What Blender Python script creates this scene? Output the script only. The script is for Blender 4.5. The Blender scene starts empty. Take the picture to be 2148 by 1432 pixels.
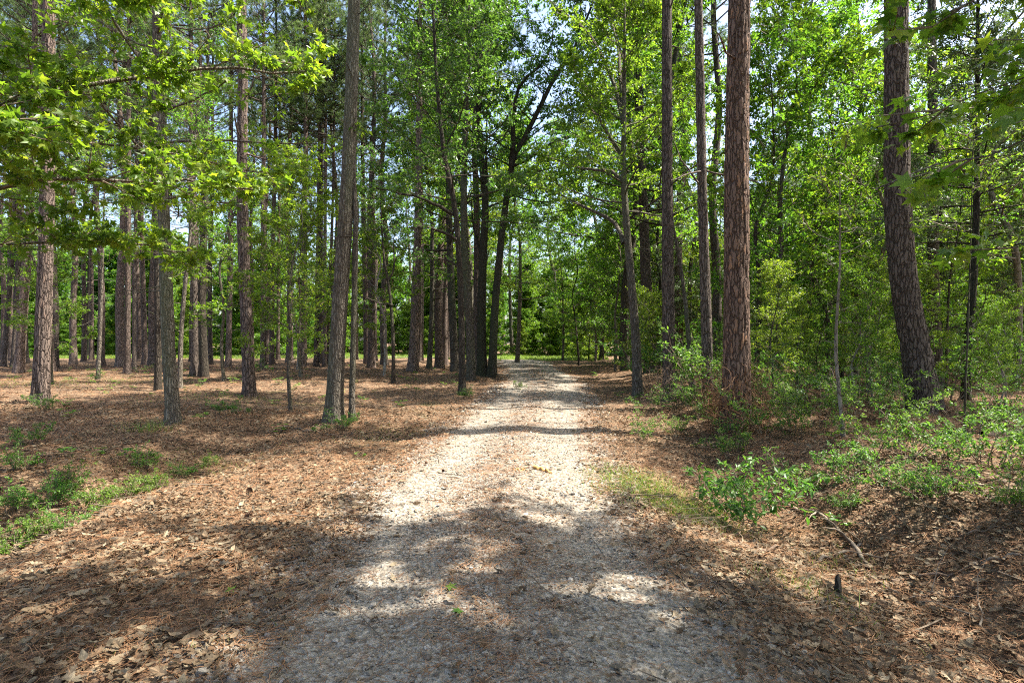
import bpy, math
import numpy as np
from mathutils import Vector

# ------------------------------------------------------------------ basics
F, CX, HZ, CAMH = 1193.0, 1074.0, 716.0, 1.65
UP = np.array([0., 0., 1.])
SUN_AZ, SUN_EL = math.radians(86), math.radians(60)
SUN = np.array([math.sin(SUN_AZ) * math.cos(SUN_EL), math.cos(SUN_AZ) * math.cos(SUN_EL), math.sin(SUN_EL)])

scene = bpy.context.scene
COL = scene.collection


def norm(a):
    return a / np.maximum(np.linalg.norm(a, axis=-1, keepdims=True), 1e-9)


def vnoise(x, y, seed=0):
    """smooth value noise in 0..1, vectorised"""
    xi, yi = np.floor(x).astype(np.int64), np.floor(y).astype(np.int64)
    fx, fy = x - xi, y - yi
    fx, fy = fx * fx * (3 - 2 * fx), fy * fy * (3 - 2 * fy)

    def hsh(a, b):
        n = (a * 374761393 + b * 668265263 + seed * 144665) & 0x7fffffff
        n = ((n ^ (n >> 13)) * 1274126177) & 0x7fffffff
        return ((n ^ (n >> 16)) & 0xffff) / 65535.0
    return (hsh(xi, yi) * (1 - fx) + hsh(xi + 1, yi) * fx) * (1 - fy) + \
           (hsh(xi, yi + 1) * (1 - fx) + hsh(xi + 1, yi + 1) * fx) * fy


# ------------------------------------------------------------------ terrain
RY = [-30, 2.7, 4.1, 5.9, 8.4, 10.7, 14.7, 23.4, 36.4, 48, 400]
RX = [0.3, -.02, -.10, -.25, -.03, .12, .60, 1.30, 1.16, .9, .9]
RW = [1.5, 1.38, 1.35, 1.38, 1.32, 1.42, 1.45, 1.6, 1.75, 1.8, 1.8]


MOUNDS = []


def road_c(y):
    return np.interp(y, RY, RX)


def ground(x, y):
    x = np.asarray(x, float); y = np.asarray(y, float)
    off = x - road_c(y)
    z = np.zeros_like(off)
    near = np.clip((62 - y) / 20, 0, 1)
    inroad = np.exp(-(off / 1.9) ** 4) * near
    z += inroad * (0.05 - 0.022 * off ** 2 + 0.02 * np.cos(off * 4.2))
    fl = np.clip((13.0 - y) / 4.5, 0, 1)
    z -= 0.36 * np.exp(-((off + 4.75) / 0.85) ** 2) * fl
    fr = np.clip((13.5 - y) / 5.5, 0, 1)
    z -= 0.42 * np.exp(-((off - 3.15) / 0.85) ** 2) * fr
    z += 0.24 * np.clip((off - 3.6) / 1.6, 0, 1) * np.clip((40 - y) / 15, 0, 1)
    z += 0.10 * np.clip((-off - 5.5) / 3, 0, 1)
    rough = 1 - 0.8 * inroad
    z += rough * (0.20 * (vnoise(x * .33, y * .33, 1) - .5) + 0.13 * (vnoise(x * 1.1, y * 1.1, 2) - .5)
                  + 0.05 * (vnoise(x * 3.1, y * 3.1, 3) - .5))
    z += 0.012 * (vnoise(x * 7, y * 7, 4) - .5)
    for mx, my, mr, mh in MOUNDS:
        z += mh * np.exp(-((x - mx) ** 2 + (y - my) ** 2) / mr ** 2)
    return z


def at(px, py):
    """photo pixel on the ground -> world point"""
    d = np.concatenate([np.arange(2.0, 30, .02), np.arange(30, 160, .1)])
    x = (px - CX) / F * d
    p = HZ - (ground(x, d) - CAMH) * F / d
    i = np.argmax(p <= py) if (p <= py).any() else len(d) - 1
    return np.array([x[i], d[i], float(ground(x[i], d[i]))])


# ------------------------------------------------------------------ meshes
class Geo:
    def __init__(self):
        self.v, self.f, self.m, self.s, self.n = [], [], [], [], 0

    def add(self, v, f, mi=0, smooth=False):
        v = np.asarray(v, np.float32).reshape(-1, 3)
        f = np.asarray(f, np.int64)
        if len(v) == 0 or len(f) == 0:
            return
        self.v.append(v); self.f.append(f + self.n); self.m.append(mi); self.s.append(smooth); self.n += len(v)

    def mesh(self, name, mats):
        me = bpy.data.meshes.new(name)
        V = np.concatenate(self.v)
        me.vertices.add(len(V)); me.vertices.foreach_set('co', V.ravel())
        loops = np.concatenate([f.ravel() for f in self.f]).astype(np.int32)
        tot = np.concatenate([np.full(len(f), f.shape[1], np.int32) for f in self.f])
        mi = np.concatenate([np.full(len(f), m, np.int32) for f, m in zip(self.f, self.m)])
        sm = np.concatenate([np.full(len(f), s, bool) for f, s in zip(self.f, self.s)])
        me.loops.add(len(loops)); me.loops.foreach_set('vertex_index', loops)
        me.polygons.add(len(tot))
        me.polygons.foreach_set('loop_start', np.concatenate([[0], np.cumsum(tot)[:-1]]).astype(np.int32))
        me.polygons.foreach_set('loop_total', tot)
        me.polygons.foreach_set('material_index', mi)
        me.polygons.foreach_set('use_smooth', sm)
        for m in mats:
            me.materials.append(m)
        me.update(calc_edges=True)
        return me


def catmull(P, n):
    P = np.asarray(P, float)
    if len(P) < 3:
        t = np.linspace(0, 1, n)[:, None]
        return P[0] * (1 - t) + P[-1] * t
    Q = np.vstack([2 * P[0] - P[1], P, 2 * P[-1] - P[-2]])
    seg = np.linalg.norm(np.diff(P, axis=0), axis=1)
    cum = np.concatenate([[0], np.cumsum(seg)])
    s = np.linspace(0, cum[-1], n)
    i = np.clip(np.searchsorted(cum, s, side='right') - 1, 0, len(P) - 2)
    t = ((s - cum[i]) / np.maximum(seg[i], 1e-9))[:, None]
    a, b, c, d = Q[i], Q[i + 1], Q[i + 2], Q[i + 3]
    return .5 * (2 * b + (c - a) * t + (2 * a - 5 * b + 4 * c - d) * t ** 2 + (3 * b - a - 3 * c + d) * t ** 3)


def tube(g, P, R, seg=8, mi=0, rough=0.0, seed=0, flare=0.0, cap=True):
    P = np.asarray(P, float); R = np.asarray(R, float)
    n = len(P)
    T = norm(np.gradient(P, axis=0))
    ref = np.array([1., .13, 0.]) if abs(T[:, 2]).mean() > .6 else np.array([.03, .02, 1.])
    U = norm(np.cross(T, ref)); W = np.cross(T, U)
    a = np.linspace(0, 2 * np.pi, seg, endpoint=False)
    rr = np.repeat(R[:, None], seg, 1)
    s = np.concatenate([[0], np.cumsum(np.linalg.norm(np.diff(P, axis=0), axis=1))])
    if rough:
        A, S = np.meshgrid(a, s)
        per = max(3, int(round(seg / 2.2)))
        na = A / (2 * np.pi) * per
        k = vnoise(np.mod(na, per), S * 4.0, seed) * .6 + vnoise(np.mod(na * 2, 2 * per), S * 9.0, seed + 7) * .4
        if seg >= 60:
            k = np.clip((k - .28) * 2.6, 0, 1)
        rr = rr * (1 + rough * (k - .5) * 2 + rough * 1.2 * (vnoise(A * 0 + 3.3, S * .8, seed + 3) - .5))
    if flare:
        A, S = np.meshgrid(a, s)
        fl = np.exp(-S / (R[0] * 1.5 + .1))
        rr = rr * (1 + flare * fl * (1 + .45 * np.cos(A * 4 + seed) + .35 * np.cos(A * 3 + seed * 2.1)))
    V = P[:, None, :] + rr[..., None] * (np.cos(a)[None, :, None] * U[:, None, :] + np.sin(a)[None, :, None] * W[:, None, :])
    i = np.arange(n - 1)[:, None] * seg; j = np.arange(seg)[None, :]; j2 = (j + 1) % seg
    f = np.stack([i + j, i + j2, i + seg + j2, i + seg + j], -1).reshape(-1, 4)
    g.add(V.reshape(-1, 3), f, mi, True)
    if cap:
        g.add(V[-1], [np.arange(seg)], mi, False)


def sticks(g, A, B, ra, rb, mi=0):
    """many straight tapered three-sided twigs at once"""
    A = A.reshape(-1, 3); B = B.reshape(-1, 3)
    T = norm(B - A)
    U = norm(np.cross(T, np.array([.31, .17, .93]))); W = np.cross(T, U)
    a = np.array([0, 2.0944, 4.18879])
    ring = np.cos(a)[None, :, None] * U[:, None] + np.sin(a)[None, :, None] * W[:, None]
    ra = np.broadcast_to(ra, (len(A),))[:, None, None]; rb = np.broadcast_to(rb, (len(A),))[:, None, None]
    V = np.concatenate([A[:, None] + ring * ra, B[:, None] + ring * rb], 1)
    base = np.arange(len(A))[:, None, None] * 6
    f = np.array([[0, 1, 4, 3], [1, 2, 5, 4], [2, 0, 3, 5]])[None]
    g.add(V.reshape(-1, 3), (base + f).reshape(-1, 4), mi, True)


def stamp(g, tv, tf, pos, X, N, size, mi=0, smooth=False):
    """copy a leaf-like template to many places; X = leaf axis, N = leaf normal"""
    X = norm(X); Y = norm(np.cross(N, X)); Z = np.cross(X, Y)
    s = np.broadcast_to(size, (len(pos),))[:, None, None]
    V = pos[:, None] + s * (tv[None, :, 0, None] * X[:, None] + tv[None, :, 1, None] * Y[:, None] + tv[None, :, 2, None] * Z[:, None])
    f = np.arange(len(pos))[:, None, None] * len(tv) + np.asarray(tf)[None]
    g.add(V.reshape(-1, 3), f.reshape(-1, np.asarray(tf).shape[1]), mi, smooth)


def fan(outline, c):
    v = np.vstack([np.array(outline, float), c]); n = len(outline)
    return v, np.array([[i, (i + 1) % n, n] for i in range(n)])


LEAF4 = (np.array([[0, 0, 0], [.45, .27, .05], [.45, -.27, .05], [1, 0, -.10]]), np.array([[0, 3, 1], [0, 2, 3]]))
LEAF7 = fan([[0, 0, 0], [.28, .19, .04], [.62, .2, .02], [1, 0, -.12], [.62, -.2, .02], [.28, -.19, .04]], [.5, 0, -.03])
_st = []
for ang, r in [(180, .30), (128, .56), (97, .27), (62, .66), (32, .28), (0, .72), (-32, .28), (-62, .66), (-97, .27), (-128, .56)]:
    _st.append([.32 + r * math.cos(math.radians(ang)), r * math.sin(math.radians(ang)), -.10 * (r > .4) * r])
STAR = fan(_st, [.32, 0, .03])
STAR_B = (STAR[0] * np.array([.92, 1.05, 1]) + np.array([[0, 0, .12 * math.sin(6 * x)] for x in STAR[0][:, 0]]) * 1.0, STAR[1])
STAR_C = (STAR[0] * np.array([1.05, .85, 3.4]), STAR[1])
_ob = []
for x, y in [(0, 0), (.15, .07), (.25, .2), (.36, .1), (.5, .27), (.62, .12), (.75, .22), (.85, .1), (1, 0)]:
    _ob.append([x, y, 0])
_ob = _ob + [[x, -y, 0] for x, y, _ in _ob[-2:0:-1]]


def bent(o, c, cx, cy):
    v, f = fan(o, c)
    v = v.copy(); v[:, 2] = cx * (v[:, 0] - .5) ** 2 + cy * v[:, 1] ** 2 + .05 * np.sin(v[:, 0] * 7)
    return v, f


OAK_A = bent(_ob, [.5, 0, 0], .5, 1.2)
OAK_B = bent(_ob, [.5, 0, 0], -.5, 2.2)
_ov = [[0, 0, 0], [.2, .17, 0], [.5, .25, 0], [.8, .15, 0], [1, 0, 0], [.8, -.15, 0], [.5, -.25, 0], [.2, -.17, 0]]
OVAL_A = bent(_ov, [.5, 0, 0], .7, 1.8)
OVAL_B = bent(_ov, [.5, 0, 0], -.6, -1.5)


# ------------------------------------------------------------------ materials
def new_mat(name):
    m = bpy.data.materials.new(name); m.use_nodes = True
    nt = m.node_tree; nt.nodes.clear()
    return m, nt, nt.nodes, nt.links


def ramp(N, stops, interp='LINEAR'):
    r = N.new('ShaderNodeValToRGB'); e = r.color_ramp.elements
    r.color_ramp.interpolation = interp
    while len(e) < len(stops):
        e.new(.5)
    for k, (p, c) in enumerate(stops):
        e[k].position = p; e[k].color = (*c, 1)
    return r


def leaf_mat(name, cols, trans, tmix=.45, rough=.42, spec=.35):
    m, nt, N, L = new_mat(name)
    geo = N.new('ShaderNodeNewGeometry'); oi = N.new('ShaderNodeObjectInfo')
    r = ramp(N, [(i / max(1, len(cols) - 1), c) for i, c in enumerate(cols)])
    L.new(geo.outputs['Random Per Island'], r.inputs[0])
    hs = N.new('ShaderNodeHueSaturation')
    mr = N.new('ShaderNodeMapRange'); mr.inputs[3].default_value = .485; mr.inputs[4].default_value = .52
    L.new(oi.outputs['Random'], mr.inputs[0]); L.new(mr.outputs[0], hs.inputs['Hue']); L.new(r.outputs[0], hs.inputs['Color'])
    p = N.new('ShaderNodeBsdfPrincipled'); p.inputs['Roughness'].default_value = rough
    p.inputs['Specular IOR Level'].default_value = spec
    L.new(hs.outputs[0], p.inputs['Base Color'])
    t = N.new('ShaderNodeBsdfTranslucent')
    mx = N.new('ShaderNodeMix'); mx.data_type = 'RGBA'; mx.blend_type = 'MULTIPLY'; mx.inputs[0].default_value = 1
    L.new(hs.outputs[0], mx.inputs[6]); mx.inputs[7].default_value = (*trans, 1)
    L.new(mx.outputs[2], t.inputs[0])
    ms = N.new('ShaderNodeMixShader'); ms.inputs[0].default_value = tmix
    L.new(p.outputs[0], ms.inputs[1]); L.new(t.outputs[0], ms.inputs[2])
    o = N.new('ShaderNodeOutputMaterial'); L.new(ms.outputs[0], o.inputs[0])
    return m


def bark_mat(name, plate, plate2, crack, scale, zsq, bump=.8, crack_w=.10, moss=None, spot=None):
    m, nt, N, L = new_mat(name)
    tc = N.new('ShaderNodeTexCoord'); oi = N.new('ShaderNodeObjectInfo')
    sc = N.new('ShaderNodeVectorMath'); sc.operation = 'MULTIPLY_ADD'
    sc.inputs[1].default_value = (1, 1, zsq)
    mu = N.new('ShaderNodeMath'); mu.operation = 'MULTIPLY'; mu.inputs[1].default_value = 37
    L.new(oi.outputs['Random'], mu.inputs[0])
    nz0 = N.new('ShaderNodeTexNoise'); nz0.inputs['Scale'].default_value = scale * .7
    L.new(tc.outputs['Object'], nz0.inputs['Vector'])
    ad = N.new('ShaderNodeVectorMath'); ad.operation = 'SCALE'; ad.inputs['Scale'].default_value = 1.1 / scale
    L.new(nz0.outputs['Color'], ad.inputs[0])
    ad2 = N.new('ShaderNodeVectorMath'); ad2.operation = 'ADD'
    L.new(ad.outputs[0], ad2.inputs[0]); L.new(tc.outputs['Object'], ad2.inputs[1])
    L.new(ad2.outputs[0], sc.inputs[0]); L.new(mu.outputs[0], sc.inputs[2])
    vo = N.new('ShaderNodeTexVoronoi'); vo.feature = 'DISTANCE_TO_EDGE'; vo.inputs['Scale'].default_value = scale
    L.new(sc.outputs[0], vo.inputs['Vector'])
    vc = N.new('ShaderNodeTexVoronoi'); vc.inputs['Scale'].default_value = scale
    L.new(sc.outputs[0], vc.inputs['Vector'])
    nz = N.new('ShaderNodeTexNoise'); nz.inputs['Scale'].default_value = scale * 3.2; nz.inputs['Detail'].default_value = 5
    L.new(sc.outputs[0], nz.inputs['Vector'])
    mixn = N.new('ShaderNodeMath'); mixn.operation = 'MULTIPLY_ADD'; mixn.inputs[1].default_value = .55
    sep = N.new('ShaderNodeSeparateColor'); L.new(vc.outputs['Color'], sep.inputs[0])
    L.new(nz.outputs['Fac'], mixn.inputs[0])
    h2 = N.new('ShaderNodeMath'); h2.operation = 'MULTIPLY'; h2.inputs[1].default_value = .45
    L.new(sep.outputs[0], h2.inputs[0]); L.new(h2.outputs[0], mixn.inputs[2])
    stops = [(.2, plate2), (.75, plate)]
    if spot:
        stops = [(.2, plate2), (.62, plate), (.76, spot)]
    rc = ramp(N, stops); L.new(mixn.outputs[0], rc.inputs[0])
    cr = N.new('ShaderNodeMapRange'); cr.inputs[1].default_value = .0; cr.inputs[2].default_value = crack_w
    L.new(vo.outputs['Distance'], cr.inputs[0])
    mc = N.new('ShaderNodeMix'); mc.data_type = 'RGBA'; mc.inputs[6].default_value = (*crack, 1)
    L.new(cr.outputs[0], mc.inputs[0]); L.new(rc.outputs[0], mc.inputs[7])
    col = mc.outputs[2]
    big = N.new('ShaderNodeTexNoise'); big.inputs['Scale'].default_value = 1.3; big.inputs['Detail'].default_value = 4
    L.new(sc.outputs[0], big.inputs['Vector'])
    if moss:
        mr = N.new('ShaderNodeMapRange'); mr.inputs[1].default_value = .5; mr.inputs[2].default_value = .68; mr.inputs[4].default_value = .65
        L.new(big.outputs['Fac'], mr.inputs[0])
        mm = N.new('ShaderNodeMix'); mm.data_type = 'RGBA'; mm.inputs[7].default_value = (*moss, 1)
        L.new(mr.outputs[0], mm.inputs[0]); L.new(col, mm.inputs[6]); col = mm.outputs[2]
    hs = N.new('ShaderNodeHueSaturation'); mv = N.new('ShaderNodeMapRange')
    mv.inputs[3].default_value = .75; mv.inputs[4].default_value = 1.25
    L.new(oi.outputs['Random'], mv.inputs[0]); L.new(mv.outputs[0], hs.inputs['Value']); L.new(col, hs.inputs['Color'])
    p = N.new('ShaderNodeBsdfPrincipled'); p.inputs['Roughness'].default_value = .9; p.inputs['Specular IOR Level'].default_value = .2
    L.new(hs.outputs[0], p.inputs['Base Color'])
    hh = N.new('ShaderNodeMath'); hh.operation = 'MULTIPLY_ADD'; hh.inputs[1].default_value = .25
    L.new(nz.outputs['Fac'], hh.inputs[0]); L.new(cr.outputs[0], hh.inputs[2])
    b = N.new('ShaderNodeBump'); b.inputs['Strength'].default_value = bump; b.inputs['Distance'].default_value = .03
    L.new(hh.outputs[0], b.inputs['Height']); L.new(b.outputs[0], p.inputs['Normal'])
    o = N.new('ShaderNodeOutputMaterial'); L.new(p.outputs[0], o.inputs[0])
    return m


def island_mat(name, cols, rough=.8, spec=.2, nscale=0, trans=0.0):
    """solid pieces that each take a colour of their own"""
    m, nt, N, L = new_mat(name)
    geo = N.new('ShaderNodeNewGeometry')
    r = ramp(N, [(i / max(1, len(cols) - 1), c) for i, c in enumerate(cols)])
    L.new(geo.outputs['Random Per Island'], r.inputs[0])
    col = r.outputs[0]
    if nscale:
        tc = N.new('ShaderNodeTexCoord'); nz = N.new('ShaderNodeTexNoise'); nz.inputs['Scale'].default_value = nscale
        nz.inputs['Detail'].default_value = 4
        L.new(tc.outputs['Object'], nz.inputs['Vector'])
        mr = N.new('ShaderNodeMapRange'); mr.inputs[1].default_value = .3; mr.inputs[2].default_value = .7
        mr.inputs[3].default_value = .65; mr.inputs[4].default_value = 1.2
        L.new(nz.outputs['Fac'], mr.inputs[0])
        hs = N.new('ShaderNodeHueSaturation'); L.new(mr.outputs[0], hs.inputs['Value']); L.new(col, hs.inputs['Color']); col = hs.outputs[0]
    p = N.new('ShaderNodeBsdfPrincipled'); p.inputs['Roughness'].default_value = rough; p.inputs['Specular IOR Level'].default_value = spec
    L.new(col, p.inputs['Base Color'])
    o = N.new('ShaderNodeOutputMaterial')
    if trans:
        t = N.new('ShaderNodeBsdfTranslucent'); L.new(col, t.inputs[0])
        ms = N.new('ShaderNodeMixShader'); ms.inputs[0].default_value = trans
        L.new(p.outputs[0], ms.inputs[1]); L.new(t.outputs[0], ms.inputs[2]); L.new(ms.outputs[0], o.inputs[0])
    else:
        L.new(p.outputs[0], o.inputs[0])
    return m


def ground_mat(name, layers, bump=.5):
    """layers: (noise scale, low, high, colour) mixed over the first colour"""
    m, nt, N, L = new_mat(name)
    tc = N.new('ShaderNodeTexCoord')
    col = None
    for k, (s, lo, hi, c) in enumerate(layers):
        if col is None:
            rgb = N.new('ShaderNodeRGB'); rgb.outputs[0].default_value = (*c, 1); col = rgb.outputs[0]
            continue
        nz = N.new('ShaderNodeTexNoise'); nz.inputs['Scale'].default_value = s; nz.inputs['Detail'].default_value = 6
        nz.inputs['Roughness'].default_value = .65
        mp = N.new('ShaderNodeMapping'); mp.inputs['Location'].default_value = (k * 7.3, k * 3.1, 0)
        L.new(tc.outputs['Object'], mp.inputs[0]); L.new(mp.outputs[0], nz.inputs['Vector'])
        mr = N.new('ShaderNodeMapRange'); mr.inputs[1].default_value = lo; mr.inputs[2].default_value = hi
        L.new(nz.outputs['Fac'], mr.inputs[0])
        mx = N.new('ShaderNodeMix'); mx.data_type = 'RGBA'; mx.inputs[7].default_value = (*c, 1)
        L.new(mr.outputs[0], mx.inputs[0]); L.new(col, mx.inputs[6]); col = mx.outputs[2]
    vo = N.new('ShaderNodeTexVoronoi'); vo.inputs['Scale'].default_value = 38
    L.new(tc.outputs['Object'], vo.inputs['Vector'])
    sp = N.new('ShaderNodeSeparateColor'); L.new(vo.outputs['Color'], sp.inputs[0])
    mr = N.new('ShaderNodeMapRange'); mr.inputs[3].default_value = .7; mr.inputs[4].default_value = 1.3; L.new(sp.outputs[0], mr.inputs[0])
    hs = N.new('ShaderNodeHueSaturation'); L.new(mr.outputs[0], hs.inputs['Value']); L.new(col, hs.inputs['Color'])
    p = N.new('ShaderNodeBsdfPrincipled'); p.inputs['Roughness'].default_value = .95; p.inputs['Specular IOR Level'].default_value = .1
    L.new(hs.outputs[0], p.inputs['Base Color'])
    b = N.new('ShaderNodeBump'); b.inputs['Strength'].default_value = bump; b.inputs['Distance'].default_value = .02
    L.new(vo.outputs['Distance'], b.inputs['Height']); L.new(b.outputs[0], p.inputs['Normal'])
    o = N.new('ShaderNodeOutputMaterial'); L.new(p.outputs[0], o.inputs[0])
    return m


M = {}
M['pine_bark_red'] = bark_mat('reddish pine bark', (.185, .125, .095), (.135, .088, .066), (.07, .045, .034), 17, .2, 1.0, .14, spot=(.29, .155, .085))
M['pine_bark'] = bark_mat('pine bark', (.19, .145, .12), (.13, .096, .078), (.07, .05, .04), 19, .2, 1.0, .14, spot=(.24, .16, .12))
M['pine_bark_grey'] = bark_mat('grey pine bark', (.15, .12, .10), (.10, .078, .063), (.056, .042, .033), 19, .2, 1.0, .14)
M['oak_bark'] = bark_mat('grey oak bark', (.20, .175, .14), (.115, .097, .074), (.062, .05, .038), 26, .16, .8, .24, moss=(.10, .12, .06))
M['dark_bark'] = bark_mat('dark bark', (.085, .07, .052), (.048, .038, .029), (.024, .019, .014), 24, .16, .8, .24, moss=(.05, .06, .032))  # bark in much darker tones than the grey oak bark
M['pale_bark'] = bark_mat('pale smooth bark', (.30, .27, .23), (.17, .14, .11), (.10, .08, .06), 14, .3, .4, .1)
M['twig'] = island_mat('brown twig', [(.10, .075, .05), (.19, .15, .11)])
M['dead_wood'] = island_mat('bleached dead wood', [(.15, .118, .086), (.25, .205, .155)], nscale=22)
M['brown_stick'] = island_mat('brown fallen stick', [(.13, .09, .06), (.24, .17, .12)], nscale=14)
M['leaf'] = leaf_mat('broad leaf', [(0.050, 0.105, 0.018), (0.084, 0.160, 0.024), (0.129, 0.209, 0.032)], (2.3, 2.35, .9), .55)
M['leaf_dark'] = leaf_mat('dark oak leaf', [(0.035, 0.079, 0.020), (0.061, 0.121, 0.028), (0.094, 0.165, 0.036)], (2.1, 2.3, 1.0), .47, .38, .45)
M['leaf_bright'] = leaf_mat('bright sweetgum leaf', [(0.045, 0.094, 0.016), (0.084, 0.154, 0.020), (0.112, 0.187, 0.024), (0.168, 0.220, 0.030)], (2.4, 2.35, .9), .52)
M['needle'] = leaf_mat('pine needle', [(0.061, 0.105, 0.036), (0.094, 0.149, 0.053), (0.132, 0.182, 0.068)], (1.8, 1.8, 1.1), .38)
M['cedar_leaf'] = leaf_mat('cedar spray', [(.045, .078, .03), (.07, .11, .042), (.10, .135, .058)], (1.6, 1.7, 1.0), .32)
M['shrub_leaf'] = leaf_mat('shrub leaf', [(.045, .105, .024), (.075, .15, .03), (.12, .20, .04)], (2.1, 2.2, 1.0), .45, .42, .32)
M['weed_leaf'] = leaf_mat('weed leaf', [(.06, .13, .022), (.10, .19, .03), (.15, .24, .04)], (2.0, 2.1, 1.0), .45)
M['grass'] = leaf_mat('grass blade', [(.09, .15, .025), (.14, .20, .035), (.22, .25, .06)], (1.9, 2.0, 1.0), .4)
M['litter'] = island_mat('dead leaf', [(0.067, 0.039, 0.021), (0.185, 0.118, 0.065), (0.244, 0.179, 0.109), (0.126, 0.071, 0.036), (0.296, 0.237, 0.152), (0.081, 0.054, 0.032), (0.207, 0.147, 0.084), (0.155, 0.129, 0.089), (0.104, 0.061, 0.031)], .75, .25, nscale=30, trans=.12)
M['straw'] = island_mat('pine straw', [(0.132, 0.060, 0.026), (0.210, 0.101, 0.046), (0.288, 0.164, 0.084), (0.164, 0.076, 0.034)], .7, .25)
M['stone'] = island_mat('limestone gravel', [(0.123, 0.105, 0.081), (0.213, 0.186, 0.150), (0.286, 0.259, 0.214), (0.163, 0.130, 0.093), (0.343, 0.311, 0.263), (0.090, 0.069, 0.051)], .85, .2, nscale=60)
M['cone'] = island_mat('pine cone', [(.09, .05, .03), (.17, .10, .06)])
M['rotten'] = island_mat('orange rotten wood', [(.36, .19, .06), (.46, .27, .10)], nscale=20)
M['floor'] = ground_mat('forest floor', [(0, 0, 0, (.11, .066, .04)), (1.6, .4, .62, (.175, .112, .068)), (5, .5, .68, (.085, .056, .038)),
                                         (14, .5, .62, (.28, .20, .125)), (22, .52, .6, (.055, .035, .024)), (.5, .6, .75, (.13, .12, .05))], .8)
M['road'] = ground_mat('gravel road', [(0, 0, 0, (.22, .195, .155)), (2.2, .42, .62, (.155, .122, .088)), (9, .5, .66, (.17, .12, .085)),
                                       (25, .45, .6, (.28, .255, .215))], .9)
M['field'] = ground_mat('grass field', [(0, 0, 0, (.10, .15, .03)), (1.1, .4, .65, (.15, .19, .045)), (8, .5, .7, (.07, .10, .025))], .5)


# ------------------------------------------------------------------ scene objects
def link(name, data, parent=None, mats=None):
    o = bpy.data.objects.new(name, data); COL.objects.link(o)
    if parent:
        o.parent = parent
    return o


def tag(o, label=None, cat=None, group=None, kind=None):
    for k, v in (('label', label), ('category', cat), ('group', group), ('kind', kind)):
        if v:
            o[k] = v
    return o


def thing(name, label, cat, loc=(0, 0, 0), rz=0., sc=1., group=None):
    o = link(name, None)
    o.location = loc; o.rotation_euler = (0, 0, rz); o.scale = (sc, sc, sc)
    o.empty_display_size = .2
    return tag(o, label, cat, group)


def dup(root, label, group, loc, rz, sc):
    c = root.copy(); COL.objects.link(c)
    c.location = loc; c.rotation_euler = (0, 0, rz); c.scale = (sc, sc, sc)
    tag(c, label, None, group)
    for ch in list(root.children):
        k = ch.copy(); COL.objects.link(k); k.parent = c
    return c


# patches of sunlight on the ground (x, y, rx, ry): boughs leave these gaps open
GAPS = [(-.4, 7.6, 2.6, 1.25), (-3.6, 7.1, 1.5, 1.0), (-2.4, 8.6, 2.2, .8), (1.5, 7.4, 1.0, 1.0), (2.3, 5.2, .8, .35), (3.3, 6.6, 1.0, .6)]


# (photo column, photo row, half width, half height) of the sun flecks on the shaded gravel, turned into ground patches
for _px, _py, _hw, _hh in ((795, 1212, 48, 24), (905, 1276, 52, 12), (990, 1312, 58, 22), (1235, 1250, 100, 12), (1300, 1268, 60, 10), (1385, 1305, 40, 22), (1040, 1340, 60, 10), (860, 1080, 60, 14),
                           (1015, 1170, 45, 14), (720, 1120, 50, 10), (985, 1210, 50, 14), (1150, 1100, 55, 9), (440, 1255, 40, 10), (80, 1310, 60, 14), (640, 1090, 60, 10), (1400, 1235, 30, 18),
                           (940, 1050, 90, 8), (1140, 1035, 70, 9), (1500, 1260, 40, 8), (1700, 1330, 70, 10), (1560, 1200, 50, 12), (1850, 1120, 90, 16), (1690, 1090, 70, 14)):
    _d = CAMH * F / (_py - HZ)
    GAPS.append(((_px - CX) / F * _d, _d, _hw / F * _d * 1.2, _hh / (_py - HZ) * _d * 1.6))


def shadow_xy(p):
    return p[..., :2] - SUN[:2] / SUN[2] * p[..., 2:3]


def open_to_sun(p, grow=1.0):
    s = shadow_xy(p)
    hit = np.zeros(s.shape[:-1], bool)
    for x, y, rx, ry in GAPS:
        hit |= ((s[..., 0] - x) / (rx * grow)) ** 2 + ((s[..., 1] - y) / (ry * grow)) ** 2 < 1
    nz = .62 * vnoise(s[..., 0] * 1.5 + 9, s[..., 1] * 2.1, 77) + .38 * vnoise(s[..., 0] * 4.2, s[..., 1] * 5.5 + 3, 78)
    return hit | (nz > .655)


def limb_path(rs, p, d, L, n=7, curve=.25, wob=.12):
    P = [np.array(p, float)]; d = norm(np.array(d, float))
    for i in range(n - 1):
        d = norm(d + UP * curve / n + rs.normal(0, wob, 3))
        P.append(P[-1] + d * L / (n - 1))
    return np.array(P)


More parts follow.
